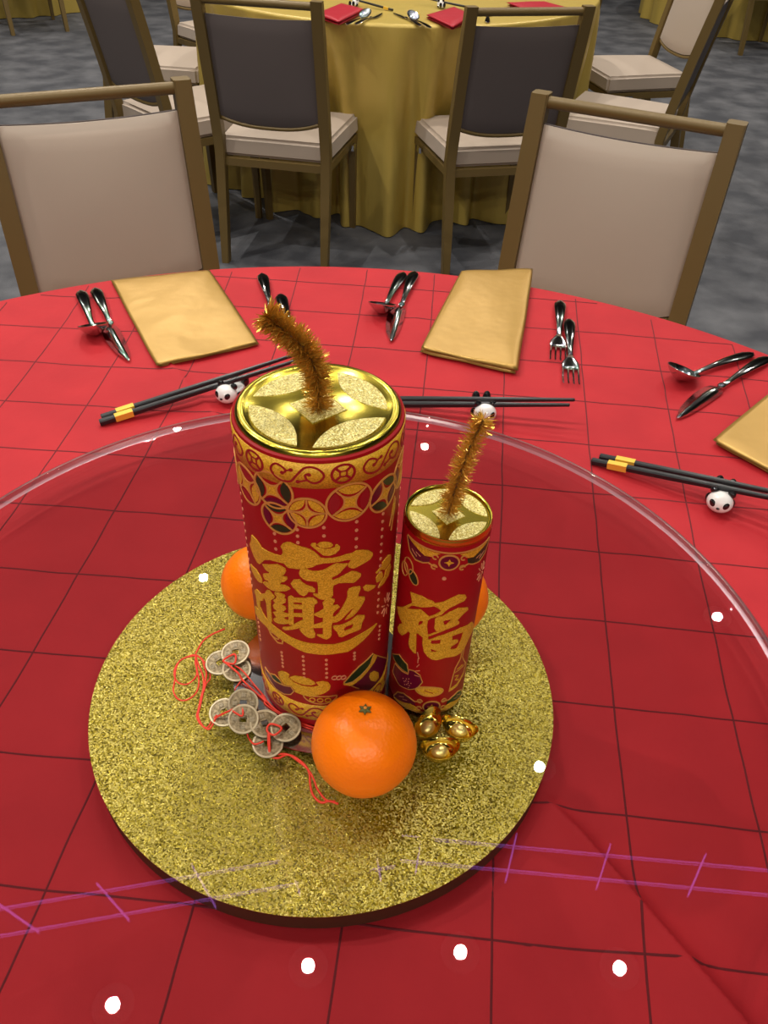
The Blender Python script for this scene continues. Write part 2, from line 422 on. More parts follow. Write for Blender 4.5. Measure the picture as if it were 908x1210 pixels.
def make_chair():
    root = thing('banquet_chair', 'x', 'chair')
    for s in (-1, 1):
        bm = bmesh.new(); x = s * (CW / 2 - 0.018); zs = [0, 0.12, 0.25, 0.40, 0.48, 0.58, 0.68, 0.78, CH]; prev = None
        for z in zs:
            y = lean(z); hx = 0.018 * (0.75 + 0.25 * min(1, z / 0.4)); hy = 0.017
            r = [bm.verts.new((x + p * hx, y + q * hy, z)) for p, q in ((-1, -1), (1, -1), (1, 1), (-1, 1))]
            if prev:
                for k in range(4): bm.faces.new((prev[k], prev[(k + 1) % 4], r[(k + 1) % 4], r[k]))
            else: bm.faces.new(r[::-1])
            prev = r
        bm.faces.new(prev)
        bmesh.ops.bevel(bm, geom=[e for e in bm.edges if abs((e.verts[0].co - e.verts[1].co).z) > 0.02], offset=0.003, segments=2, affect='EDGES')
        obj('back_post', fin(bm, 'back_post', angle=35), 'chair_frame', root)
    zr = CH - 0.016
    obj('top_rail', fin(tube([(-CW / 2 + 0.03, lean(zr), zr), (CW / 2 - 0.03, lean(zr), zr)], 0.012, 14), 'top_rail', angle=50), 'chair_frame', root)
    hw = CW / 2 - 0.0365
    obj('back_cushion', fin(pad(0.493, CH - 0.062, hw, 0.0, 0.014, 0.016, 1), 'back_cushion', angle=60), 'cream', root)
    obj('back_panel', fin(pad(0.490, CH - 0.060, hw + 0.0005, 0.0, -0.009, -0.006, -1), 'back_panel', angle=60), 'taupe', root)
    pts = []
    for a in range(25):
        u = -1 + 2 * a / 24; z = 0.488 + 0.026 * abs(u) ** 2.6
        pts.append((u * hw, lean(z), z - 0.005))
    obj('curved_rail', fin(tube(pts, 0.007, 8), 'curved_rail', True), 'chair_frame', root)
    # seat: tapered cushion
    bm = bmesh.new()
    for z, sh in ((0.372, 0.0), (0.385, 0.0), (0.435, 0.004), (0.446, 0.018)):
        pass
    b = box((1, 1, 1))
    for v in b.verts:
        fr = v.co.y > 0; top = v.co.z > 0
        v.co = Vector((math.copysign((0.222 if fr else 0.200) - (0.006 if top else 0), v.co.x), 0.415 if fr else 0.005, 0.440 if top else 0.374))
    bmesh.ops.subdivide_edges(b, edges=b.edges[:], cuts=5, use_grid_fill=True)
    for v in b.verts:
        if v.co.z > 0.439: v.co.z += 0.010 * (1 - (v.co.x / 0.22) ** 2) * (1 - ((v.co.y - 0.21) / 0.21) ** 2)
    bmesh.ops.bevel(b, geom=[e for e in b.edges if e.calc_face_angle(0) > 0.9], offset=0.011, segments=3, affect='EDGES')
    bm.free()
    obj('seat_cushion', fin(b, 'seat_cushion', angle=60), 'cream', root)
    bm = bmesh.new()
    for s in (-1, 1):
        d = Vector((s * 0.208 - s * 0.192, 0.40, 0)).normalized()
        add_box(bm, (0.022, 0.40, 0.026), (s * 0.2, 0.2, 0.358), Matrix.Rotation(-s * 0.04, 3, 'Z'))
    add_box(bm, (0.40, 0.022, 0.026), (0, 0.395, 0.358)); add_box(bm, (0.37, 0.022, 0.026), (0, 0.002, 0.358))
    obj('seat_frame', fin(bm, 'seat_frame'), 'chair_frame', root)
    for s in (-1, 1):
        bm = bmesh.new(); add_box(bm, (1, 1, 1))
        for v in bm.verts:
            t = v.co.z > 0; k = 0.015 if t else 0.011
            v.co = Vector((s * 0.202 + math.copysign(k, v.co.x), 0.392 + math.copysign(k, v.co.y) + (0 if t else 0.012), 0.371 if t else 0))
        obj('front_leg', fin(bm, 'front_leg'), 'chair_frame', root)
        obj('ganging_bracket', fin(box((0.010, 0.035, 0.022), (s * 0.225, 0.30, 0.350), 0.002), 'ganging_bracket'), 'chrome', root)
    return root
chair0 = make_chair()
def facing(cx, cy, x, y): return math.atan2(-(cx - x), cy - y)
CHAIRS = [((-0.542, 1.257), rad(206), 'cream and gold chair at the red table, left of the crackers', 'chairs at the red table'),
          ((0.473, 1.263), rad(154.6), 'cream and gold chair at the red table, right of the crackers', 'chairs at the red table'),
          ((-0.394, 2.60), rad(-9), 'gold chair seen from behind, just left of the gold table front', 'chairs at the gold table'),
          ((0.415, 2.63), rad(14), 'gold chair seen from behind, just right of the gold table front', 'chairs at the gold table'),
          ((-0.915, 2.885), rad(-46), 'gold chair seen from behind, left side of gold table beside the front pair', 'chairs at the gold table'),
          ((1.12, 3.10), rad(66), 'gold chair, right side of gold table, its seat just above the near chair rail', 'chairs at the gold table'),
          ((-1.25, 3.80), rad(-93), 'gold chair at far left of the middle gold table, mostly hidden', 'chairs at the gold table'),
          ((1.33, 4.02), rad(104), 'gold chair at far right of gold table, cream back pad showing', 'chairs at the gold table'),
          ((-1.02, 4.68), rad(-133), 'gold chair at the back left of the gold table, cream seat corner showing', 'chairs at the gold table'),
          ((0.90, 4.78), rad(138), 'gold chair at the back right of the gold table, beside its cloth edge', 'chairs at the gold table'),
          ((-2.62, 6.42), rad(32), 'gold chair at the far upper left table, one leg showing', 'chairs at far tables'),
          ((2.75, 6.66), rad(10), 'gold chair at the far upper right table, one leg showing', 'chairs at far tables')]
for k, (p, a, lab, grp) in enumerate(CHAIRS):
    c = chair0 if k == 0 else copy_tree(chair0)
    c.location = (p[0], p[1], 0); c.scale = (1.02,) * 3 if k < 2 else (1, 1, 1); c.rotation_euler = (0, 0, a); c['label'] = lab; c['group'] = grp

# ------------------------------------------------------------------ cutlery and settings
def outline_solid(half, th, curve, bevel=0.0006):
    """half: (s, halfwidth) list from handle end to tip; th(s)->thickness; curve(s)->height. Lies along +Y"""
    bm = bmesh.new(); prev = None; n = 6
    for s, hwid in half:
        ring = []
        for k in range(2 * n):
            a = 2 * math.pi * k / (2 * n)
            ring.append(bm.verts.new((hwid * math.cos(a), s, curve(s) + th(s) * 0.5 * (1 + math.sin(a)))))
        if prev:
            for k in range(2 * n): bm.faces.new((prev[k], prev[(k + 1) % (2 * n)], ring[(k + 1) % (2 * n)], ring[k]))
        else: bm.faces.new(ring[::-1])
        prev = ring
    bm.faces.new(prev); bmesh.ops.recalc_face_normals(bm, faces=bm.faces)
    return bm
def interp(tab, s):
    for (a, x), (b, y) in zip(tab, tab[1:]):
        if s <= b: return x + (y - x) * (s - a) / (b - a)
    return tab[-1][1]
HAND = [(0, .002), (.004, .0065), (.012, .0092), (.025, .0095), (.05, .0078), (.08, .0052), (.10, .0038), (.118, .0036)]
def handle(L):
    return outline_solid([(s * L / .118, hw) for s, hw in HAND], lambda s: .0035, lambda s: .0005 + .004 * math.sin(min(1, s / L) * math.pi * .9))
def spoon_bowl(y0, L, wd, depth):
    bm = bmesh.new(); nu, nv = 24, 8; rows = []
    def P(r, a, dz): return (wd / 2 * r * math.cos(a), y0 + L / 2 + L / 2 * r * math.sin(a), 0.012 - depth * (1 - r * r) + 0.0008 + dz)
    for dz in (0, -0.0011):
        c = bm.verts.new(P(0, 0, dz)); rs = [[c]]
        for i in range(1, nv + 1): rs.append([bm.verts.new(P(i / nv, 2 * math.pi * k / nu, dz)) for k in range(nu)])
        for k in range(nu): bm.faces.new((c, rs[1][k], rs[1][(k + 1) % nu]))
        for a, b in zip(rs[1:], rs[2:]):
            for k in range(nu): bm.faces.new((a[k], b[k], b[(k + 1) % nu], a[(k + 1) % nu]))
        rows.append(rs[-1])
    for k in range(nu): bm.faces.new((rows[0][k], rows[1][k], rows[1][(k + 1) % nu], rows[0][(k + 1) % nu]))
    bmesh.ops.recalc_face_normals(bm, faces=bm.faces); return bm
def place(o, a, b, z, L):
    """put the model (handle end at 0, tip at +Y) with its handle end at a, pointing to b"""
    o.location = (a[0], a[1], z); o.rotation_euler = (0, 0, math.atan2(-(b[0] - a[0]), b[1] - a[1]))
def make_spoon():
    t = thing('soup_spoon', 'x', 'spoon')
    obj('handle', fin(handle(.125), 'handle', True), 'steel', t)
    b = spoon_bowl(.119, .056, .043, .015)
    bmesh.ops.transform(b, matrix=Matrix.Translation((0, .121, .0125)) @ Matrix.Rotation(rad(24), 4, 'X') @ Matrix.Translation((0, -.121, -.0125)), verts=b.verts)
    lo = min(v.co.z for v in b.verts)
    bmesh.ops.translate(b, vec=(0, 0, -lo), verts=b.verts)
    obj('bowl', fin(b, 'bowl', True), 'steel', t)
    return t
def make_knife():
    t = thing('table_knife', 'x', 'knife')
    obj('handle', fin(handle(.125), 'handle', True), 'steel', t)
    obj('collar', fin(ball(.0055, (1, 1.3, .6), (0, .126, .005), 14, 8), 'collar', True), 'steel', t)
    prof = [(.128, -.003, .004), (.133, -.0075, .012), (.143, -.0095, .0155), (.165, -.0105, .0155), (.19, -.0105, .0125), (.212, -.0098, .008), (.227, -.0080, .002), (.237, -.005, -.002)]
    bm = bmesh.new(); prev = None
    for s, a, b in prof:
        r = [bm.verts.new(q) for q in ((a, s, .0018), ((a + b) / 2, s, .0034), (b, s, .0022), ((a + b) / 2, s, .0010))]
        if prev:
            for k in range(4): bm.faces.new((prev[k], prev[(k + 1) % 4], r[(k + 1) % 4], r[k]))
        else: bm.faces.new(r[::-1])
        prev = r
    bm.faces.new(prev); bmesh.ops.recalc_face_normals(bm, faces=bm.faces)
    obj('blade', fin(bm, 'blade', True), 'steel', t)
    return t
def make_fork():
    t = thing('table_fork', 'x', 'fork')
    obj('handle', fin(handle(.120), 'handle', True), 'steel', t)
    head = [(.116, .0036), (.124, .007), (.133, .0115), (.142, .0125), (.150, .0125)]
    obj('head', fin(outline_solid(head, lambda s: .0016, lambda s: .0045 - (s - .116) * .08), 'head', True), 'steel', t)
    for k in range(4):
        x = -.0105 + .007 * k
        obj('tine', fin(tube([(x, .148, .0028), (x, .165, .0018), (x, .182, .0026), (x, .193, .006)], [.0016, .0015, .0013, .0006], 6), 'tine', True), 'steel', t)
    return t
spoon0, knife0, fork0 = make_spoon(), make_knife(), make_fork()
def lay(proto, first, a, b, lab, grp, z=TZ + .0012):
    o = proto if first else copy_tree(proto)
    o['label'] = lab; o['group'] = grp; place(o, a, b, z, 0); return o
SG, KG, FG = 'soup spoons', 'table knives', 'table forks'
lay(spoon0, True, (-.432, .735), (-.352, .560), 'steel soup spoon left of the gold napkin at the left', SG)
lay(spoon0, False, (.062, .845), (.024, .670), 'steel soup spoon standing between the two gold napkins', SG)
lay(spoon0, False, (.563, .622), (.405, .520), 'steel soup spoon beside the right edge of the red table', SG)
lay(knife0, True, (-.413, .745), (-.306, .526), 'steel knife left of the gold napkin at the left', KG)
lay(knife0, False, (.080, .850), (.041, .607), 'steel knife between the two gold napkins', KG)
lay(knife0, False, (.582, .612), (.407, .447), 'steel knife beside the right edge of the red table', KG)
lay(fork0, True, (.307, .765), (.277, .570), 'longer steel fork right of the middle gold napkin', FG)
lay(fork0, False, (.312, .705), (.287, .510), 'steel fork nearest the viewer, right of the middle gold napkin', FG)
lay(fork0, False, (-.166, .820), (-.118, .630), 'steel fork with its handle showing behind the tall tinsel wick, farther back', FG)
lay(fork0, False, (-.128, .750), (-.080, .560), 'steel fork mostly hidden behind the tall cracker wick', FG)

def napkin(name, corners, h, material, label, grp, seed, layers=2, n=30):
    """folded satin napkin: stacked folded layers between four corners (world), soft rounded edges"""
    cx = sum(c[0] for c in corners) / 4; cy = sum(c[1] for c in corners) / 4
    t = thing(name, label, 'napkin', (cx, cy, TZ + .0008), group=grp)
    P = [Vector((c[0] - cx, c[1] - cy)) for c in corners]
    for l in range(layers):
        z0, z1 = h * l / layers, h * (l + 1) / layers
        sh = 0.985 if l < layers - 1 else 1.0; off = Vector((0.003 * math.sin(l * 2.1 + seed), 0.003 * math.cos(l * 1.7 + seed)))
        verts, faces = [], []
        for side in (0, 1):
            for b in range(n + 1):
                for a in range(n + 1):
                    u, v = a / n, b / n
                    q = (P[0] * (1 - u) + P[1] * u) * (1 - v) + (P[3] * (1 - u) + P[2] * u) * v
                    q = q * sh + (off if l < layers - 1 else Vector((0, 0)))
                    bx = min(u, 1 - u, v, 1 - v)
                    q = q * (1 + .018 * noise.noise(Vector((u * 3 + seed, v * 3, l * 5))) - .045 * max(0, abs(2 * u - 1) + abs(2 * v - 1) - 1.75))
                    d = min(u, 1 - u, v, 1 - v) * (5 if l == layers - 1 else 9)
                    e = math.sqrt(max(0, 1 - max(0, 1 - d) ** 2))
                    wv = 0.0010 * noise.noise(Vector((q.x * 14 + seed, q.y * 14, l))) * e
                    if side: z = (z0 + z1) / 2 + (z1 - z0) / 2 * e + (wv + (0.0045 * noise.noise(Vector((q.x * 9 + seed * 3, q.y * 5, 4))) * e if l == layers - 1 else 0))
                    else: z = (z0 + z1) / 2 - (z1 - z0) / 2 * e
                    verts.append((q.x, q.y, z))
        N = (n + 1) ** 2
        for b in range(n):
            for a in range(n):
                k = b * (n + 1) + a
                faces.append((N + k, N + k + 1, N + k + n + 2, N + k + n + 1)); faces.append((k + n + 1, k + n + 2, k + 1, k))
        bm = bmesh.new(); bm.from_mesh(mesh('t', verts, faces)); bmesh.ops.remove_doubles(bm, verts=bm.verts, dist=1e-6); bmesh.ops.recalc_face_normals(bm, faces=bm.faces)
        obj('folded_layer', fin(bm, 'folded_layer', True), material, t)
    return t
NG = 'gold satin napkins on the red table'
napkin('satin_napkin', [(-.396, .770), (-.250, .822), (-.138, .590), (-.264, .517)], .0075, 'gold_napkin', 'folded gold satin napkin lying left of the tall tinsel wick', NG, 1)
napkin('satin_napkin', [(.156, .850), (.276, .870), (.219, .537), (.087, .588)], .011, 'gold_napkin', 'folded gold satin napkin between the knife and the two forks', NG, 4)
napkin('satin_napkin', [(.585, .548), (.695, .450), (.560, .258), (.440, .394)], .010, 'gold_napkin', 'folded gold satin napkin cut off by the right picture edge', NG, 2)
RG = 'red napkins on the gold table'
napkin('satin_napkin', [(-.27, 2.935), (-.19, 3.17), (-.095, 3.06), (-.175, 2.80)], .016, 'red_napkin', 'folded red napkin on gold table behind the left front chair', RG, 3, 2, 14)
napkin('satin_napkin', [(.125, 3.00), (.235, 3.19), (.305, 3.02), (.215, 2.79)], .016, 'red_napkin', 'folded red napkin on gold table left of the right front chair', RG, 6, 2, 14)
napkin('satin_napkin', [(.44, 3.32), (.60, 3.38), (.69, 3.24), (.50, 3.18)], .016, 'red_napkin', 'folded red napkin near the right edge of the gold table', RG, 8, 2, 14)
napkin('satin_napkin', [(-.60, 3.27), (-.45, 3.33), (-.40, 3.22), (-.55, 3.14)], .016, 'red_napkin', 'folded red napkin near the left edge of the gold table', RG, 9, 2, 14)

# chopsticks: handle end (thick, square, gold band) at 0, tip at .24
def make_chopstick():
    t = thing('chopstick', 'x', 'chopstick')
    bm = bmesh.new(); prev = None
    for s, hw in ((0, .0034), (.001, .0037), (.09, .0035), (.15, .0030), (.261, .0019), (.262, .0014)):
        r = [bm.verts.new((p * hw, s, q * hw)) for p, q in ((-1, -.6), (-.6, -1), (.6, -1), (1, -.6), (1, .6), (.6, 1), (-.6, 1), (-1, .6))]
        if prev:
            for k in range(8): bm.faces.new((prev[k], prev[(k + 1) % 8], r[(k + 1) % 8], r[k]))
        else: bm.faces.new(r[::-1])
        prev = r
    bm.faces.new(prev); bmesh.ops.recalc_face_normals(bm, faces=bm.faces)
    obj('stick', fin(bm, 'stick'), 'black_lacquer', t)
    bm = bmesh.new(); add_box(bm, (.0079, .022, .0079), (0, .030, 0))
    obj('gold_band', fin(bm, 'gold_band'), 'gold_band', t)
    return t
chop0 = make_chopstick(); first_chop = [True]
def chop(a, b, lab, grp='black chopsticks with gold bands', za=TZ + .0048, zb=TZ + .0215, at=.16):
    o = chop0 if first_chop[0] else copy_tree(chop0); first_chop[0] = False
    o['label'] = lab; o['group'] = grp
    o.location = (a[0], a[1], za)
    o.rotation_euler = (math.atan2(zb - za, at), 0, math.atan2(-(b[0] - a[0]), b[1] - a[1]))
chop((-.302, .384), (-.150, .464), 'front black chopstick of the pair left of the tall cracker')
chop((-.303, .395), (-.154, .477), 'rear black chopstick of the pair left of the tall cracker')
chop((.008, .4475), (.276, .421), 'front black chopstick of the pair behind the small cracker', at=.158)
chop((.016, .4595), (.286, .433), 'rear black chopstick of the pair behind the small cracker', at=.158)
chop((.287, .346), (.464, .259), 'front black chopstick of the pair at the right table edge', at=.14)
chop((.298, .355), (.474, .268), 'rear black chopstick of the pair at the right table edge', at=.14)
chop((.005, 3.12), (-.20, 3.25), 'black chopstick on gold table behind the left red napkin', at=.2)
chop((.33, 3.20), (.10, 3.285), 'black chopstick on gold table behind the right red napkin', at=.2)

def make_panda():
    t = thing('panda_chopstick_rest', 'x', 'chopstick rest')   # head towards -Y, body towards +Y
    b = ball(.0125, (.92, 1.28, .62), (0, .020, .0078), 24, 14)
    for v in b.verts:
        if v.co.z > .009: v.co.z = .009 + (v.co.z - .009) * .75
        v.co.z = max(v.co.z, .0003)
    obj('body', fin(b, 'body', True), 'white_glaze', t)
    hd = obj('head', fin(ball(.0132, (1.08, .95, .9), (0, -.002, .0121), 26, 16), 'head', True), 'white_glaze', t)
    for s in (-1, 1):
        obj('ear', fin(ball(.0046, (1, .8, 1), (s * .0092, .003, .0222), 14, 8), 'ear', True), 'black_glaze', hd)
        e = ball(.0041, (.85, .5, 1.1), (0, 0, 0), 14, 8)
        bmesh.ops.transform(e, matrix=Matrix.Translation((s * .0072, -.0115, .0150)) @ Matrix.Rotation(s * .5, 4, 'Z') @ Matrix.Rotation(s * .5, 4, 'Y'), verts=e.verts)
        obj('eye_patch', fin(e, 'eye_patch', True), 'black_glaze', hd)
        obj('front_leg', fin(ball(.006, (.8, 1.1, .8), (s * .0115, .011, .0055), 14, 8), 'front_leg', True), 'black_glaze', t)
        obj('hind_leg', fin(ball(.0064, (.85, 1, 1.35), (s * .0070, .034, .0125), 14, 8), 'hind_leg', True), 'black_glaze', t)
    obj('nose', fin(ball(.0016, (1.3, .8, .9), (0, -.0146, .0115), 10, 6), 'nose', True), 'black_glaze', hd)
    return t
panda0 = make_panda(); PG = 'panda chopstick rests'
for k, (x, y, a, lab) in enumerate([(-.158, .448, -20, 'white and black panda chopstick rest left of the tall cracker'), (.166, .428, 4, 'white and black panda chopstick rest behind the small cracker wick'),
        (.414, .270, -25, 'white and black panda chopstick rest at the right table edge'), (-.139, 3.195, 160, 'dark panda chopstick rest on gold table behind the left red napkin'), (.185, 3.235, 190, 'dark panda chopstick rest on gold table behind the right red napkin')]):
    o = panda0 if k == 0 else copy_tree(panda0)
    o['label'] = lab; o['group'] = PG; o.location = (x, y, TZ + .001); o.rotation_euler = (0, 0, rad(a))
lay(spoon0, False, (-.150, 2.83), (-.075, 3.00), 'steel soup spoon on gold table beside the left red napkin', SG)
lay(spoon0, False, (.140, 2.83), (.062, 3.00), 'steel soup spoon on gold table beside the right red napkin', SG)
lay(knife0, False, (-.118, 2.84), (-.030, 3.06), 'steel knife on gold table beside the left red napkin', KG)
lay(knife0, False, (.105, 2.86), (.010, 3.08), 'steel knife on gold table beside the right red napkin', KG)
lay(fork0, False, (.345, 2.96), (.36, 3.15), 'steel fork on gold table behind the right front chair', FG)

# ------------------------------------------------------------------ turntable
GZ = TZ + 0.0325                       # top of the glass
board = thing('glitter_board', 'round gold glitter board with dark edge under the glass', 'board', (0.002, -0.0096, TZ + 0.002))
obj('rim', fin(lathe([(0.0, 0.0), (0.187, 0.0), (0.1885, 0.001), (0.1885, 0.0185), (0.187, 0.0196), (0.0, 0.0196)], 160), 'rim', angle=40), 'board_edge', board)
obj('glitter_face', fin(lathe([(0.0, 0.0196), (0.1885, 0.0192), (0.1894, 0.0195), (0.1894, 0.0201), (0.0, 0.0202)], 200), 'glitter_face'), 'board_glitter', board)
susan = thing('glass_turntable', 'large round clear glass turntable with polished edge on the red table', 'lazy susan', (-0.0048, 0.0022, TZ))
GR = 0.4005
bm = lathe([(0.0, 0.0225), (GR - 0.012, 0.0225), (GR - 0.006, 0.0225), (GR - 0.002, 0.0237), (GR, 0.0262), (GR, 0.0290), (GR - 0.002, 0.0313), (GR - 0.006, 0.0325), (GR - 0.012, 0.0325), (0.0, 0.0325)], 256)
for f in bm.faces:
    c = f.calc_center_median(); f.material_index = 1 if math.hypot(c.x, c.y) > GR - 0.0065 else 0
obj('glass_top', fin(bm, 'glass_top', angle=30), ['glass', 'glass_edge'], susan)
obj('steel_hub', fin(lathe([(0.0, 0.0326), (0.0725, 0.0326), (0.074, 0.0330), (0.0735, 0.0339), (0.0, 0.0340)], 96), 'steel_hub', angle=30), 'chrome', susan, (0.0059, -0.0098, 0))

# ------------------------------------------------------------------ printed relief on a (slightly conical) tube
class Tube:
    def __init__(s, root, R0, R1, H, Rr, dz=0.0): s.root, s.R0, s.R1, s.H, s.Rr, s.dz = root, R0, R1, H, Rr, dz
    def R(s, z): return s.R0 + (s.R1 - s.R0) * z / s.H
    def pos(s, a, z, up):
        th = a / s.Rr; zz = z + s.dz; r = s.R(zz) + up
        return Vector((r * math.sin(th), -r * math.cos(th), zz))
    def build(s, name, pieces, mats, parent, label=None):
        """pieces: (kind, data, material index, height); flat shapes in mm (arc, height) wrapped on the tube with real thickness"""
        out = bmesh.new()
        for kind, data, mi, h in pieces:
            bm = bmesh.new()
            if kind == 'poly':
                loops = [[Vector((x / 1000, y / 1000, 0)) for x, y in lp] for lp in data]
                vs = [bm.verts.new(v) for lp in loops for v in lp]
                for tri in geometry.tessellate_polygon(loops):
                    try: bm.faces.new([vs[i] for i in tri])
                    except ValueError: pass
            else:
                pts, wd, closed = data; n = len(pts); P = [Vector((x / 1000, y / 1000)) for x, y in pts]; L = []
                for i in range(n):
                    a = P[(i - 1) % n] if closed or i else P[i]; b = P[(i + 1) % n] if closed or i < n - 1 else P[i]
                    d = (b - a); d = d.normalized() if d.length > 1e-9 else Vector((1, 0)); nn = Vector((-d.y, d.x)) * wd / 2000
                    L.append((bm.verts.new((*(P[i] + nn), 0)), bm.verts.new((*(P[i] - nn), 0))))
                for i in range(n if closed else n - 1):
                    a, b = L[i], L[(i + 1) % n]
                    try: bm.faces.new((a[0], a[1], b[1], b[0]))
                    except ValueError: pass
            xs = [v.co.x for v in bm.verts]
            if not xs: bm.free(); continue
            x = math.floor(min(xs) / 0.0025) * 0.0025 + 0.0025
            while x < max(xs):
                bmesh.ops.bisect_plane(bm, geom=bm.verts[:] + bm.edges[:] + bm.faces[:], plane_co=(x, 0, 0), plane_no=(1, 0, 0)); x += 0.0025
            bmesh.ops.remove_doubles(bm, verts=bm.verts, dist=1e-6)
            for v in bm.verts: v.co = s.pos(v.co.x, v.co.y, h / 1000)
            edges = [e for e in bm.edges if len(e.link_faces) == 1]
            ex = bmesh.ops.extrude_edge_only(bm, edges=edges)['geom']
            for g in ex:
                if isinstance(g, bmesh.types.BMVert):
                    q = Vector((g.co.x, g.co.y, 0)); k = (s.R(g.co.z) - 0.0003) / q.length
                    g.co.x *= k; g.co.y *= k
            ax = lambda c: Vector((c.x, c.y, 0))
            for f in bm.faces:
                f.material_index = mi
            bmesh.ops.recalc_face_normals(bm, faces=bm.faces)
            if sum((f.normal.dot(ax(f.calc_center_median())) * f.calc_area()) for f in bm.faces) < 0:
                bmesh.ops.reverse_faces(bm, faces=bm.faces)
            tmp = bpy.data.meshes.new('t'); bm.to_mesh(tmp); bm.free(); out.from_mesh(tmp); bpy.data.meshes.remove(tmp)
        me = bpy.data.meshes.new(name); out.to_mesh(me); out.free()
        o = obj(name, me, mats, parent)
        if label: o['label'] = label
        return o
def poly(p, mi=0, h=0.5): return ('poly', p, mi, h)
def line(p, wd=1.0, mi=0, h=0.6, closed=False): return ('line', (p, wd, closed), mi, h)
def circ(cx, cy, rx, ry=None, n=28, a0=0, a1=360):
    ry = ry or rx
    return [(cx + rx * math.cos(rad(a0 + (a1 - a0) * k / n)), cy + ry * math.sin(rad(a0 + (a1 - a0) * k / n))) for k in range(n + (0 if a1 - a0 == 360 else 1))]
def rot2(p, a, c=(0, 0)): return [(c[0] + x * math.cos(a) - y * math.sin(a), c[1] + x * math.sin(a) + y * math.cos(a)) for x, y in p]
def lens_shape(r, t0, bulge, n=9):
    """vesica petal with tips at (+-t0) on circle r, outer side on the circle, inner side bowed to the centre by bulge"""
    a = [(r * math.sin(t0 * (2 * k / n - 1)), r * math.cos(t0 * (2 * k / n - 1))) for k in range(n + 1)]
    y0 = r * math.cos(t0); x0 = r * math.sin(t0)
    b = [(x0 * (1 - 2 * k / n), y0 - bulge * (1 - (1 - 2 * k / n) ** 2)) for k in range(1, n)]
    return a + b
def medallion(cx, cy, r, rot, petals, centre=0, ringw=1.3, gold_inner=False):
    """ring with four lens petals: petals = four material indices (or None), centre square"""
    out = [line(circ(cx, cy, r - ringw / 2, n=36), ringw, 1, .7, True)]
    rp = r - ringw * 1.1
    for k in range(4):
        a = rad(rot) - k * math.pi / 2
        ls = lens_shape(rp, rad(43), rp * .34)
        big = rot2(lens_shape(rp + .2, rad(45), rp * .44), a, (cx, cy))
        arc = rot2([(rp * math.sin(rad(45)) * (1 - 2 * q / 10), rp * math.cos(rad(45)) - rp * .44 * (1 - (1 - 2 * q / 10) ** 2)) for q in range(11)], a, (cx, cy))
        out.append(line(arc, ringw * .75, 1, .65))
        if petals[k] is not None: out.append(poly([rot2([(x * .9, (y - rp * .75) * .8 + rp * .75) for x, y in ls], a, (cx, cy))], petals[k], .5))
    d = r * .26
    out.append(poly([rot2([(-d, -d), (d, -d), (d, d), (-d, d)], rad(rot), (cx, cy))], centre, .6))
    return out
PM = ['print_gold', 'print_line', 'print_maroon', 'print_green', 'print_red', 'print_pink']   # material slots of the prints
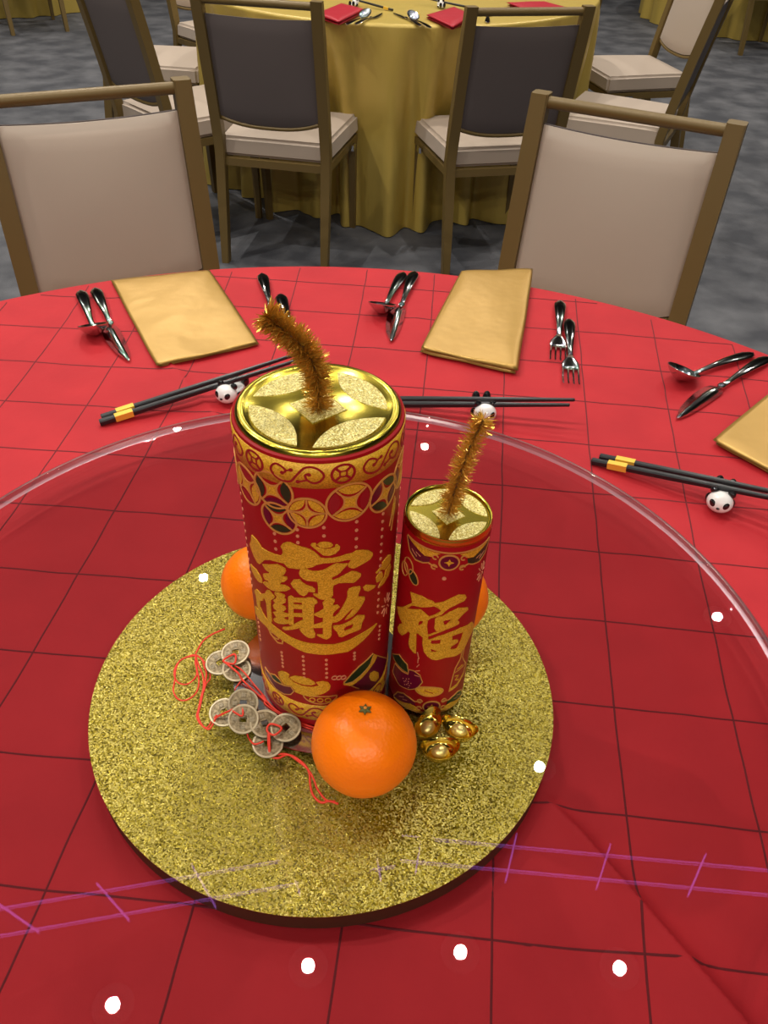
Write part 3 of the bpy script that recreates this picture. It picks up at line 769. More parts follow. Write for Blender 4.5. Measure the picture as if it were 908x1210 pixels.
TRACE = {'big':{'char':[[[[-47.9,180.6],[-42.9,180.6],[-40.0,179.1],[-37.6,176.7],[-31.8,177.0],[-26.3,177.6],[-21.8,178.6],[-20.0,181.4],[-20.0,184.7],[-21.2,187.4],[-19.4,190.4],[-16.8,192.4],[-14.2,193.0],[-10.0,191.5],[-5.3,190.5],[-2.1,189.5],[0.2,187.8],[2.5,185.3],[4.3,182.3],[7.5,181.5],[11.7,181.3],[16.4,181.6],[20.3,182.5],[24.3,182.1],[27.4,183.2],[31.8,181.8],[36.5,178.8],[39.8,174.9],[39.9,172.4],[38.0,170.2],[34.4,169.6],[29.9,168.9],[26.1,168.2],[24.0,168.8],[21.7,171.3],[21.4,172.8],[23.4,175.4],[24.2,176.6],[20.4,177.8],[16.4,177.5],[13.6,177.7],[6.0,177.6],[1.8,176.3],[-1.0,174.2],[-3.4,173.2],[-5.9,172.5],[-7.9,171.4],[-10.8,170.8],[-13.9,170.5],[-17.0,169.9],[-18.7,171.6],[-19.7,172.8],[-24.4,172.0],[-30.5,170.4],[-35.5,167.2],[-41.3,159.1],[-44.3,158.6],[-47.7,161.1],[-50.7,164.9],[-52.9,168.5],[-49.4,174.7]]],[[[-9.1,170.2],[-7.4,171.9],[-4.5,171.7],[-3.5,170.9],[-0.7,170.1],[2.6,170.4],[5.5,171.1],[9.3,173.6],[12.1,175.5],[14.5,176.2],[17.4,175.0],[21.4,174.1],[20.4,172.4],[18.4,170.3],[16.4,167.5],[14.0,165.6],[11.3,164.4],[10.8,162.4],[12.0,161.2],[15.5,162.5],[20.4,164.6],[24.5,165.9],[27.8,164.0],[30.9,160.8],[30.7,158.4],[27.9,155.9],[25.8,154.8],[20.5,156.9],[15.4,158.0],[12.0,156.6],[11.6,153.2],[11.7,147.4],[9.9,144.5],[6.5,143.4],[3.1,144.3],[1.1,146.1],[-1.2,148.4],[-1.0,149.2],[1.9,148.8],[2.1,156.8],[1.7,160.9],[-1.4,161.3],[-3.8,161.2],[-4.8,161.2],[-7.2,162.4],[-9.1,164.4],[-9.9,166.9]]],[[[-15.9,155.7],[-13.9,159.6],[-9.3,161.2],[-8.3,159.0],[-5.5,156.8],[-1.6,155.5],[0.3,153.5],[0.0,150.7],[-4.1,151.0],[-5.3,148.3],[-7.3,146.1],[-10.3,147.2],[-12.7,150.8],[-14.7,153.0]]],[[[-38.3,161.3],[-33.7,164.0],[-25.2,169.3],[-21.9,168.9],[-19.2,168.0],[-18.8,165.4],[-20.1,162.4],[-22.4,160.3],[-21.9,159.9],[-18.5,160.7],[-18.1,158.7],[-20.5,155.3],[-23.5,153.2],[-23.9,150.8],[-20.7,152.0],[-18.0,151.4],[-16.5,150.2],[-19.3,147.3],[-25.9,143.3],[-31.8,141.2],[-36.0,141.3],[-38.6,142.0],[-40.1,142.7],[-38.7,144.4],[-34.8,146.5],[-33.8,148.9],[-37.2,147.3],[-38.5,149.2],[-38.7,151.9],[-36.1,154.1],[-32.8,155.9],[-32.3,158.0],[-35.0,158.0],[-37.0,159.4]]],[[[-56.8,146.4],[-47.7,149.2],[-43.3,147.0],[-41.1,144.4],[-41.1,141.2],[-45.3,139.3],[-50.4,139.8],[-54.9,142.4]]],[[[-57.6,103.2],[-53.4,105.3],[-49.7,104.8],[-47.5,108.4],[-45.0,108.2],[-42.4,106.5],[-37.5,105.0],[-32.4,103.6],[-27.0,102.4],[-22.1,100.9],[-16.8,99.8],[-11.2,98.6],[-5.9,98.0],[-0.5,97.9],[6.3,97.2],[12.7,96.5],[18.1,97.0],[24.2,97.7],[29.6,98.9],[35.2,99.4],[40.8,99.5],[47.7,99.2],[45.4,97.4],[39.5,94.0],[32.9,90.5],[26.7,87.5],[22.1,85.6],[15.2,86.5],[5.2,86.6],[-3.1,87.4],[-8.9,87.9],[-14.4,89.8],[-20.2,92.2],[-26.3,93.6],[-33.1,95.5],[-42.7,96.7],[-51.4,95.2],[-58.9,95.1]]],[[[-54.5,122.3],[-51.0,127.0],[-47.5,128.2],[-44.6,127.6],[-39.3,132.2],[-36.7,137.8],[-34.1,138.9],[-31.8,137.1],[-29.6,136.0],[-29.7,134.8],[-33.5,130.1],[-34.4,120.4],[-34.5,108.0],[-35.5,105.3],[-39.0,106.1],[-38.6,116.5],[-38.6,124.1],[-39.9,126.5],[-42.6,125.5],[-42.6,122.5],[-46.9,118.5],[-48.0,111.8],[-45.0,108.2],[-49.7,104.8],[-52.4,110.1],[-52.5,119.2]]],[[[-29.2,140.6],[-26.0,142.1],[-21.3,142.3],[-20.8,140.7],[-21.8,138.8],[-20.4,138.0],[-20.9,135.2],[-23.7,132.0],[-23.8,130.8],[-21.4,130.5],[-21.0,128.1],[-23.0,125.2],[-24.2,124.2],[-21.9,123.9],[-19.2,124.4],[-19.4,121.7],[-22.1,120.0],[-23.1,117.9],[-22.3,117.2],[-19.6,117.8],[-19.5,114.7],[-22.6,112.4],[-27.8,109.8],[-31.8,109.5],[-32.7,111.6],[-31.5,113.2],[-29.0,114.5],[-30.6,116.6],[-32.4,118.7],[-30.2,120.6],[-28.7,122.7],[-31.0,123.1],[-31.8,126.0],[-30.5,128.7],[-28.1,130.2],[-30.1,130.5],[-31.3,131.6],[-28.4,135.2],[-27.6,137.6],[-29.1,138.9]]],[[[-18.5,141.8],[-16.8,143.6],[-14.7,142.9],[-15.8,114.8],[-19.0,113.4],[-19.5,114.7],[-18.8,131.7]]],[[[-15.3,142.0],[-6.9,144.0],[-7.0,139.9],[-15.5,137.9]]],[[[-15.3,135.7],[-7.1,137.0],[-7.3,133.3],[-15.5,131.6]]],[[[-15.7,126.6],[-7.4,128.7],[-7.6,125.3],[-15.9,123.5]]],[[[-9.0,143.1],[-4.3,145.1],[-1.3,145.1],[1.1,142.7],[1.5,140.6],[-0.5,139.0],[-1.1,134.9],[-1.6,116.7],[-2.1,115.1],[-1.7,112.1],[-0.7,109.0],[-1.1,105.4],[-3.5,104.1],[-5.6,104.3],[-8.2,106.2],[-10.8,109.5],[-11.8,112.3],[-9.3,114.2],[-8.9,123.1]]],[[[-25.1,106.3],[-24.7,108.1],[-19.1,111.4],[-14.3,116.9],[-9.3,121.9],[-8.4,115.6],[-13.4,111.8],[-18.1,108.7],[-23.0,105.8]]],[[[-1.8,128.9],[0.8,130.6],[4.8,133.9],[5.6,133.5],[5.5,126.0],[2.7,126.1],[-0.8,128.2]]],[[[-2.1,117.8],[5.4,121.5],[5.3,115.7],[-2.1,115.1]]],[[[6.5,143.3],[10.4,144.6],[12.7,142.9],[12.6,141.0],[11.6,138.7],[11.9,136.8],[14.9,136.9],[16.2,134.7],[12.8,131.4],[11.6,129.4],[11.3,126.1],[12.6,125.4],[15.4,128.5],[17.5,132.8],[20.1,138.6],[21.4,142.5],[21.3,147.3],[22.6,150.0],[25.8,150.5],[30.6,148.8],[30.9,146.5],[29.6,143.3],[29.1,139.9],[31.1,138.4],[34.2,136.7],[34.6,133.8],[31.9,128.7],[28.5,124.5],[25.7,122.1],[21.8,120.7],[19.9,120.3],[21.2,122.5],[23.9,125.9],[26.4,129.7],[24.4,129.8],[20.7,125.7],[16.4,121.1],[13.8,120.0],[11.0,120.0],[10.4,116.3],[10.4,107.7],[9.3,104.7],[6.7,103.0],[4.3,104.4],[0.3,107.5],[0.5,108.3],[4.4,108.2],[4.7,125.3],[5.4,137.2],[4.7,140.5]]],[[[11.5,114.9],[11.7,116.4],[18.0,115.9],[24.0,117.5],[29.1,120.7],[35.0,117.5],[34.8,114.7],[32.7,110.6],[31.9,105.2],[28.8,104.9],[23.0,105.0],[17.5,103.2],[15.4,104.6],[14.0,110.1],[12.2,112.8]],[[18.6,111.1],[20.7,113.4],[25.8,114.0],[26.1,112.3],[25.0,109.3],[20.2,108.5]]]],'ingot_s':[[[[-1.7,193.2],[-0.7,194.8],[1.5,195.0],[2.0,193.7],[1.3,192.7],[3.5,191.1],[7.6,189.6],[11.3,189.8],[13.4,190.8],[13.2,192.4],[14.8,192.8],[16.4,190.4],[16.0,188.0],[13.6,185.2],[9.8,183.8],[6.1,184.4],[3.4,187.5],[0.8,190.4]]],[[[2.3,193.7],[3.6,195.3],[6.3,196.0],[9.1,195.6],[11.3,194.3],[12.1,192.6],[10.8,191.2],[7.6,190.7],[4.4,191.4]]]],'ingot_b':[[[[-33.6,51.5],[-29.9,55.6],[-25.5,56.8],[-22.6,55.8],[-23.7,51.8],[-19.4,48.7],[-12.6,47.6],[-5.3,47.9],[0.4,50.6],[-1.6,54.3],[3.3,55.6],[7.5,54.2],[9.2,50.1],[8.4,45.7],[4.5,41.6],[-1.2,38.6],[-7.1,36.1],[-13.0,36.9],[-18.4,37.3],[-19.1,40.4],[-22.1,43.3],[-28.3,40.9],[-30.8,44.2],[-33.0,47.0]]],[[[-22.5,53.3],[-18.2,57.1],[-12.1,58.5],[-6.4,57.4],[-3.0,54.7],[-2.1,52.3],[-5.2,50.5],[-11.0,49.7],[-17.0,50.2],[-20.7,51.4]]]],'bowl_maroon':[[[[-52.5,39.4],[-44.3,39.2],[-38.6,36.6],[-28.4,39.2],[-22.2,42.1],[-19.6,37.9],[-22.8,32.0],[-29.2,28.2],[-38.4,27.6],[-46.8,31.1],[-52.7,33.5]]]],'bowl_green':[[[[-43.5,40.6],[-37.8,44.7],[-32.8,43.2],[-29.8,39.9],[-35.3,37.8],[-40.8,37.4]]]],'box_green':[[[[19.4,50.8],[26.1,58.7],[31.6,63.0],[45.1,67.8],[46.4,62.3],[40.6,56.4],[33.5,51.8],[26.2,48.6],[20.9,49.1]]]],'box_gold':[[[[18.6,50.0],[20.9,48.5],[27.0,48.2],[34.4,51.8],[41.6,56.7],[45.6,67.3],[50.5,60.8],[47.8,56.7],[40.8,51.8],[33.6,47.3],[25.5,44.0],[19.4,48.0]]],[[[70.0,30.0],[79.8,24.5],[79.8,6.7],[61.7,5.5],[48.7,19.4],[53.7,22.6],[64.3,18.0]]],[[[43.0,46.6],[47.3,45.5],[53.3,38.0],[54.6,29.8],[50.0,29.9],[43.9,36.7],[42.1,42.9]]]],'box_maroon':[[[[50.5,60.5],[72.8,33.1],[70.0,30.0],[48.7,19.4],[32.2,36.4],[25.7,43.6],[33.6,47.3],[40.8,51.8],[47.8,56.7]]]],'fish':[[[[57.8,159.2],[61.4,156.5],[62.6,150.3],[59.4,149.8],[53.1,149.1],[50.1,151.5],[50.3,158.2],[53.4,158.9]]],[[[50.0,150.0],[51.8,145.7],[50.7,140.9],[45.1,143.2],[44.4,148.2],[46.4,149.9]]],[[[33.0,146.3],[35.7,147.1],[39.5,144.7],[44.4,140.9],[42.8,139.6],[37.4,139.9],[34.1,142.8]]],[[[43.8,153.1],[48.8,154.9],[49.4,152.0],[44.6,152.0]]],[[[61.7,147.8],[64.0,142.6],[60.0,137.9],[53.1,135.6],[47.2,136.2],[48.9,139.1],[53.7,141.7],[55.5,146.8]]]]},'small':{'char':[[[[-23.9,129.5],[-18.8,130.8],[-14.4,131.7],[-10.0,130.5],[-6.7,130.3],[-4.5,128.5],[1.1,130.7],[6.0,134.2],[11.3,136.4],[16.7,134.2],[18.1,131.2],[16.7,128.6],[12.3,127.6],[5.7,124.4],[2.5,120.5],[1.1,117.9],[-2.0,115.7],[-6.1,112.8],[-7.2,114.4],[-4.1,116.7],[0.7,121.7],[-2.1,124.3],[-4.9,125.6],[-10.0,122.9],[-14.8,120.6],[-19.4,119.1],[-21.7,117.2],[-25.3,111.4],[-30.0,108.9],[-21.2,120.7],[-22.5,125.4]]],[[[-38.4,101.1],[-30.0,108.7],[-25.3,111.4],[-14.6,118.3],[-10.8,116.3],[-6.1,112.8],[-8.0,109.7],[-8.0,103.8],[-6.5,93.3],[-9.3,90.7],[-12.3,92.3],[-15.0,93.4],[-15.2,90.7],[-13.8,70.7],[-15.4,70.8],[-19.4,73.8],[-20.6,78.1],[-20.4,89.7],[-22.2,89.8],[-24.1,85.6],[-27.8,80.1],[-32.2,79.4],[-34.2,82.6],[-32.0,88.5],[-28.7,92.7],[-32.1,94.5],[-35.6,97.0]],[[-14.7,102.6],[-13.9,106.5],[-11.2,108.2],[-11.6,105.2],[-14.2,101.4]]],[[[-3.1,113.0],[-1.3,115.3],[1.6,116.0],[6.2,120.0],[12.9,122.6],[21.1,119.1],[21.8,116.5],[17.1,114.0],[13.4,109.9],[15.3,107.1],[15.1,105.2],[9.4,103.3],[3.4,101.2],[-1.2,100.5],[-2.8,103.3],[-2.9,108.2]],[[2.8,111.1],[4.4,112.0],[9.5,112.4],[7.3,109.7],[4.9,106.6],[3.8,107.1]]],[[[-6.8,94.7],[-2.4,98.3],[3.4,101.5],[8.0,103.4],[2.8,100.2],[-2.2,96.8],[-6.5,93.1]]],[[[-4.4,90.8],[0.7,94.6],[8.6,98.0],[17.5,99.5],[30.3,96.6],[35.0,89.9],[35.3,84.4],[30.1,80.0],[25.5,72.3],[21.9,69.2],[16.6,68.9],[8.7,70.5],[1.8,68.4],[-1.0,68.7],[-4.8,71.4],[-8.0,76.2],[-9.7,83.8],[-10.0,90.9],[-6.6,93.8],[-5.7,89.5]],[[-4.0,86.3],[-3.6,90.0],[3.0,91.4],[2.8,86.5],[-2.6,85.6]],[[-3.5,80.7],[1.5,78.7],[0.3,77.1],[-2.5,77.2]],[[11.1,93.7],[15.0,94.2],[21.0,93.4],[20.2,86.7],[17.2,77.0],[13.9,77.6],[11.1,79.0],[11.8,82.1],[17.1,84.4],[16.7,87.2],[13.4,88.3],[12.0,88.0]]]],'bowl_maroon':[[[[-33.3,41.7],[-24.1,41.8],[-18.3,43.2],[-17.9,49.2],[-13.7,50.5],[-8.7,47.9],[-6.1,40.6],[-9.7,31.4],[-15.9,26.4],[-25.6,23.4],[-36.1,28.9]]]],'bowl_green':[[[[-40.7,44.9],[-29.2,56.6],[-20.1,53.5],[-18.0,45.2],[-22.2,44.1],[-32.0,44.3]]]],'bottle':[[[[19.4,26.1],[19.3,31.1],[31.6,22.6],[40.0,31.6],[42.0,27.3],[38.0,15.5],[33.3,15.8]]],[[[19.1,50.4],[24.4,55.7],[21.9,67.9],[24.3,66.1],[25.8,54.6],[29.9,43.8],[28.3,44.7],[20.4,51.2]]],[[[19.0,43.9],[19.4,46.0],[30.8,36.3],[30.9,33.8]]],[[[22.6,29.3],[22.5,40.2],[26.4,37.5],[26.7,32.4],[24.5,27.6]]]]}}

def lid(root, z, R, rot, petal_h, rimw):
    l = obj('lid', fin(lathe([(0.0, z + 0.0012), (R - rimw, z + 0.0012), (R - rimw * .8, z + 0.0030), (R - rimw * .35, z + 0.0036), (R - 0.001, z + 0.0024), (R - 0.0002, z + 0.0006), (R - 0.0004, z - 0.002), (0.0, z - 0.002)], 96), 'lid', angle=50), 'lid_gold', root)
    ri = R - rimw * 1.0
    for k in range(4):
        a0 = rad(rot + 90 * k + 6); a1 = rad(rot + 90 * k + 84); n = 20
        outer = [(ri * .97 * math.cos(a0 + (a1 - a0) * q / n), ri * .97 * math.sin(a0 + (a1 - a0) * q / n)) for q in range(n + 1)]
        p, q0 = Vector(outer[0]), Vector(outer[-1]); mid = (p + q0) / 2; c = mid * 0.0
        inner = []
        for q in range(1, n):
            t = q / n; e = q0.lerp(p, t); e = e - mid.normalized() * (0.235 * ri) * (1 - (1 - 2 * t) ** 2); inner.append(tuple(e))
        loop = outer + inner
        bm = bmesh.new()
        top = [bm.verts.new((x * .985 + mid.x * .015, y * .985 + mid.y * .015, z + 0.0012 + petal_h)) for x, y in loop]; bot = [bm.verts.new((x, y, z + 0.0008)) for x, y in loop]
        f = bm.faces.new(top)
        for i in range(len(loop)): bm.faces.new((bot[i], bot[(i + 1) % len(loop)], top[(i + 1) % len(loop)], top[i]))
        bmesh.ops.triangulate(bm, faces=[f]); bmesh.ops.recalc_face_normals(bm, faces=bm.faces)
        obj('glitter_petal', fin(bm, 'glitter_petal'), 'lid_glitter', l)
    d = ri * .41
    bm = bmesh.new(); add_box(bm, (d * 1.414, d * 1.414, petal_h + .0004), (0, 0, z + 0.0010 + petal_h / 2)); 
    bmesh.ops.transform(bm, matrix=Matrix.Rotation(rad(rot + 45), 4, 'Z'), verts=bm.verts)
    obj('glitter_square', fin(bm, 'glitter_square'), 'lid_glitter', l)
    return l
def tinsel(root, path, r, count, seed):
    rnd = random.Random(seed); P = spline(path, 10)
    wk = obj('wick', fin(tube(P, 0.0010, 6), 'wick', True), 'tinsel_core', root)
    bm = bmesh.new(); n = len(P) - 1
    for k in range(count):
        t = rnd.random() * n; i = min(n - 1, int(t)); p = P[i].lerp(P[i + 1], t - i); d = (P[i + 1] - P[i]).normalized()
        v = Vector((rnd.gauss(0, 1), rnd.gauss(0, 1), rnd.gauss(0, 1))); v -= d * v.dot(d); v.normalize()
        v = (v + d * rnd.uniform(-.1, .55)).normalized(); ln = r * rnd.uniform(.65, 1.15)
        s = v.cross(Vector((rnd.gauss(0, 1), rnd.gauss(0, 1), rnd.gauss(0, 1)))).normalized() * rnd.uniform(.0002, .00048)
        q = p + v * ln; bend = d * rnd.uniform(-.0012, .0016)
        m_ = p + v * ln * .55 + bend * .3
        a, b, c, e, f, g = (bm.verts.new(x) for x in (p - s, p + s, m_ + s, m_ - s, q + s * .5 + bend, q - s * .5 + bend))
        bm.faces.new((a, b, c, e)); bm.faces.new((e, c, f, g))
    tag(obj('tinsel_fringe', fin(bm, 'tinsel_fringe'), 'tinsel', wk), kind='stuff')
def cracker_body(root, R0, R1, H):
    prof = [(0.0, 0.0), (R0 - 0.003, 0.0), (R0 - 0.0008, 0.0008), (R0, 0.003), (R1, H - 0.003), (R1 - 0.0004, H - 0.0008), (R1 - 0.0018, H), (R1 - 0.003, H - 0.0012), (0.0, H - 0.0012)]
    body = obj('body', fin(lathe(prof, 128), 'body', angle=35), 'cracker_red', root)
    return body
def ring_band(T, z0, z1, h=0.4):
    n = 128; verts, faces = [], []
    for z, up in ((z0, -.0003), (z0, h / 1000), (z1, h / 1000), (z1, -.0003)):
        for i in range(n):
            p = T.pos(2 * math.pi * T.Rr * i / n, z / 1000, up); verts.append(p)
    for k in range(3):
        for i in range(n): faces.append((k * n + i, k * n + (i + 1) % n, (k + 1) * n + (i + 1) % n, (k + 1) * n + i))
    return mesh('gold_band', verts, faces, True)
def scroll(cx, cz, sx, sz, fl=1):
    a = [(-.34, .05), (-.26, -.06), (-.20, .12), (-.26, .30), (-.38, .40), (-.47, .22), (-.50, -.02), (-.44, -.30), (-.30, -.48), (-.12, -.44), (.0, -.05), (.14, .40), (.28, .50), (.42, .34), (.50, .02), (.44, -.28), (.32, -.42), (.20, -.26), (.16, .0), (.22, .10)]
    p = spline([(x, y, 0) for x, y in a[1:]], 4)
    out = [line([(cx + v.x * sx, cz + fl * v.y * sz) for v in p], 1.3, 4, .75)]
    for x, y in ((-.27, -.04), (-.10, .22), (.23, .06), (.02, -.40)): out.append(poly([circ(cx + x * sx, cz + fl * y * sz, 1.25, n=10)], 4, .75))
    out.append(line([(cx - .19 * sx, cz + fl * .14 * sz), (cx - .10 * sx, cz + fl * .22 * sz)], 1.0, 4, .75)); out.append(line([(cx + .2 * sx, cz - fl * .26 * sz), (cx + .02 * sx, cz - fl * .40 * sz)], 1.0, 4, .75))
    return out
def band_coin(cx, cz, r):
    out = [line(circ(cx, cz, r - .6, n=30), 1.5, 4, .75, True)]
    for k in range(4):
        a = math.pi / 4 + k * math.pi / 2
        out.append(line([(cx + r * .25 * math.cos(a), cz + r * .25 * math.sin(a)), (cx + r * .9 * math.cos(a), cz + r * .9 * math.sin(a))], 1.5, 4, .75))
    s = r * .28
    out.append(line([(cx - s, cz - s), (cx + s, cz - s), (cx + s, cz + s), (cx - s, cz + s)], 1.2, 4, .75, True))
    return out

# ------------------------------------------------------------------ the tall cracker
big = thing('firecracker_box', 'tall red cylinder firecracker decoration with large gold Chinese lettering', 'firecracker', (0.0023, -0.0082, GZ + 0.0015))
BH = 0.2625
TB = Tube(big, 0.0503, 0.0542, BH, 0.052, 0.0025)
body = cracker_body(big, 0.0503, 0.0542, BH)
lid(big, BH - 0.0005, 0.0522, -6, 0.0004, 0.0078)
obj('gold_band', ring_band(TB, 239, 257.2), 'print_gold', body)
obj('gold_band', ring_band(TB, 7, 25.5), 'print_gold', body)
per = 2 * math.pi * 52 / 6
for k in range(6):
    TB.build('band_coin_motif', band_coin(18.3 + per * k, 248.8, 7.3), PM, body)
    TB.build('band_scroll_motif', scroll(-8.2 + per * k, 248.8, 31, 13), PM, body)
    TB.build('band_coin_motif', band_coin(-36.9 + per * k, 16.2, 6.6), PM, body)
    TB.build('band_scroll_motif', scroll(-10.5 + per * k, 16.2, 30, 12.5), PM, body)
TB.build('lettering', [poly(p, 0, .8) for p in TRACE['big']['char']], PM, body, 'gold Chinese lettering in a joined auspicious character')
TB.build('ingot_motif', [poly(p, 0, .6) for p in TRACE['big']['ingot_s']], PM, body)
TB.build('ingot_motif', [poly(p, 0, .6) for p in TRACE['big']['ingot_b']], PM, body)
TB.build('bowl_motif', [poly(p, 2, .4) for p in TRACE['big']['bowl_maroon']] + [poly(p, 3, .5) for p in TRACE['big']['bowl_green']] + [line(p[0], .9, 1, .6, True) for p in TRACE['big']['bowl_maroon'] + TRACE['big']['bowl_green']], PM, body)
_bx = TRACE['big']['box_maroon'][0][0]
TB.build('drum_box_motif', [poly(p, 2, .35) for p in TRACE['big']['box_maroon']] + [poly(p, 3, .45) for p in TRACE['big']['box_green']] + [poly(p, 0, .6) for p in TRACE['big']['box_gold']] + [line(p[0], .8, 1, .65, True) for p in TRACE['big']['box_green']] +
         [line(_bx[:2] , .9, 1, .6), line(_bx[4:6], .9, 1, .6)] + [line(circ(12.2 + 3.4 * q, 58.6 - .9 * q, 2.0, n=14), .7, 5, .6, True) for q in range(3)], PM, body)
TB.build('fish_motif', [poly(p, 0, .6) for p in TRACE['big']['fish']], PM, body)
# coin medallions under the band, then the same row carried round the back
ROW = [(-21.6, 210.4, 12.6, 8, (3, 2, 3, 2)), (-24.3, 232.0, 14.0, 8, (None, 3, 2, 3)), (-47.5, 223.5, 14.5, -6, (4, 0, 4, 0)), (-3.1, 219.5, 12.2, 45, (0, 0, 0, 0)),
       (22.6, 225.6, 15.0, -6, (0, 4, 0, 4)), (48.9, 219.5, 13.6, -28, (3, 2, 3, 2)), (72, 224, 14, 5, (0, 2, 0, 2))]
for c in ROW: TB.build('coin_medallion', medallion(*c), PM, body)
for k, (x, z, r, a, pt) in enumerate([(96, 219, 12.6, 20, (3, 2, 3, 2)), (120, 226, 14, 0, (0, 4, 0, 4)), (146, 218, 12.4, 45, (0, 0, 0, 0)), (172, 224, 14, 8, (3, 2, 3, 2)), (200, 221, 13, -10, (4, 0, 4, 0)), (226, 224, 14, 30, (3, 3, 2, None)), (-73, 220, 12.5, 45, (0, 0, 0, 0))]):
    TB.build('coin_medallion', medallion(x, z, r, a, pt), PM, body)
def dots(T, parent, x, z0, z1, n, r=1.25):
    T.build('dot_string', [poly([circ(x, z0 + (z1 - z0) * k / max(1, n - 1), r * .9, r, 10)], 5, .5) for k in range(n)], PM, parent)
for x, z0, z1, n in [(-25.2, 196, 176, 4), (-9.5, 205, 194, 3), (6.6, 208, 194, 3), (27.1, 208, 172, 6), (48.3, 203, 110, 15), (-28.1, 78, 62, 5), (-10.4, 82, 58, 6), (6.4, 80, 60, 5), (27.6, 81, 74, 3), (-55.9, 92, 68, 6), (52.1, 92, 78, 4), (-62, 205, 120, 14),
                     (80, 200, 90, 16), (102, 200, 60, 20), (126, 205, 80, 18), (150, 200, 60, 20), (176, 205, 90, 16), (205, 200, 70, 18), (232, 205, 90, 16)]:
    dots(TB, body, x, z0, z1, n)
TB.build('coin_purse_motif', [line(circ(1, 37, 13, 9, 24, 180, 360), .9, 1, .5), line([(-12, 37), (14, 37)], .9, 1, .5)] + [line(circ(-5 + 6 * q, 32.5, 2.2, 2.2, 10), .8, 0, .55, True) for q in range(3)], PM, body)
TB.build('small_ingot_outline', [line([(-40.5, 104), (-41.5, 98), (-37, 91), (-31, 87), (-26.5, 89), (-26, 92.5)], 1.2, 1, .5), line([(-40, 99), (-37.5, 96.5), (-34, 95)], 1.0, 1, .5), line(circ(-34, 92.5, 4.5, 2.2, 14), .9, 1, .5, True)], PM, body)
TB.build('sparkle_motif', [line([(60 + 3 * math.cos(a), 108 + 4 * math.sin(a)), (60 + 7 * math.cos(a), 108 + 11 * math.sin(a))], .9, 5, .5) for a in [rad(q) for q in range(0, 360, 40)]], PM, body)
TB.build('leaf_motif', [line([(62, 208), (60, 196), (57, 186)], 1.2, 1, .5), line([(64, 205), (62, 192), (60, 180)], 1.0, 1, .5), poly([[(61, 205), (64, 198), (62, 190), (59, 196)]], 0, .5)], PM, body)
tinsel(big, [(0.0005, 0.000, BH - .001), (0.0000, 0.000, BH + .016), (-0.002, 0.000, BH + .030), (-0.0075, 0.001, BH + .040), (-0.0145, 0.001, BH + .048), (-0.022, 0.002, BH + .054), (-0.029, 0.003, BH + .060)], 0.0102, 3000, 3)

# ------------------------------------------------------------------ the small cracker
_lean = math.atan2(0.0041, 0.182)
small = thing('firecracker_box', 'small red cylinder firecracker decoration with one gold Chinese character', 'firecracker', (0.0855, -0.0117, GZ + 0.0012), (0, _lean, 0))
SH = 0.182
TS = Tube(small, 0.0305, 0.0305, SH, 0.0305, -0.0010)
sbody = cracker_body(small, 0.0305, 0.0305, SH)
lid(small, SH + 0.0004, 0.0308, -8, 0.0005, 0.0034)
TS.build('lettering', [poly(p, 0, .7) for p in TRACE['small']['char']], PM, sbody, 'gold Chinese character for good fortune')
TS.build('bowl_motif', [poly(p, 2, .4) for p in TRACE['small']['bowl_maroon']] + [poly(p, 3, .45) for p in TRACE['small']['bowl_green']] + [line(p[0], .7, 1, .55, True) for p in TRACE['small']['bowl_maroon'] + TRACE['small']['bowl_green']] +
         [poly([circ(-18.5 + 4 * math.cos(q * 2.4) * (.3 + .08 * q), 33 + 5 * math.sin(q * 2.4) * (.3 + .08 * q), .5, n=6)], 5, .5) for q in range(12)] + [line([(-13 + .5 * q, 46 + 5 * q), (-8 - 1.2 * q, 46.5 + 6.5 * q)], .6, 5, .5) for q in range(5)], PM, sbody)
TS.build('bottle_motif', [poly([[(16.5, 26), (24, 27.5), (31, 35), (33, 47), (28, 55), (25, 62), (25.5, 73), (23.5, 73), (23, 61), (19, 53), (17.5, 40)]], 4, .35), line([(16.5, 26), (24, 27.5), (31, 35), (33, 47), (28, 55), (25, 62), (25.5, 73), (23.5, 73), (23, 61), (19, 53), (17.5, 40)], .9, 1, .55, True),
    poly([[(16.5, 26), (24, 27.5), (31, 35), (30.4, 38), (24, 31), (16.8, 29.5)]], 0, .5), line([(18.5, 47.5), (31.5, 48.5)], .9, 1, .55), line([(21, 50.5), (27, 51)], 1.4, 0, .55), line([(20, 43), (24, 41), (21, 37.5), (25, 35)], 1.2, 0, .55)], PM, sbody)
TS.build('coin_motif', [poly([circ(0.2, 30, 10.5, 5.5, 28)], 0, .4)] + [line(circ(0.2, 30, q, q * .52, 26), .7, 1, .55, True) for q in (11, 8)] + [line([(-4, 31), (3, 28.5)], .7, 4, .6)], PM, sbody)
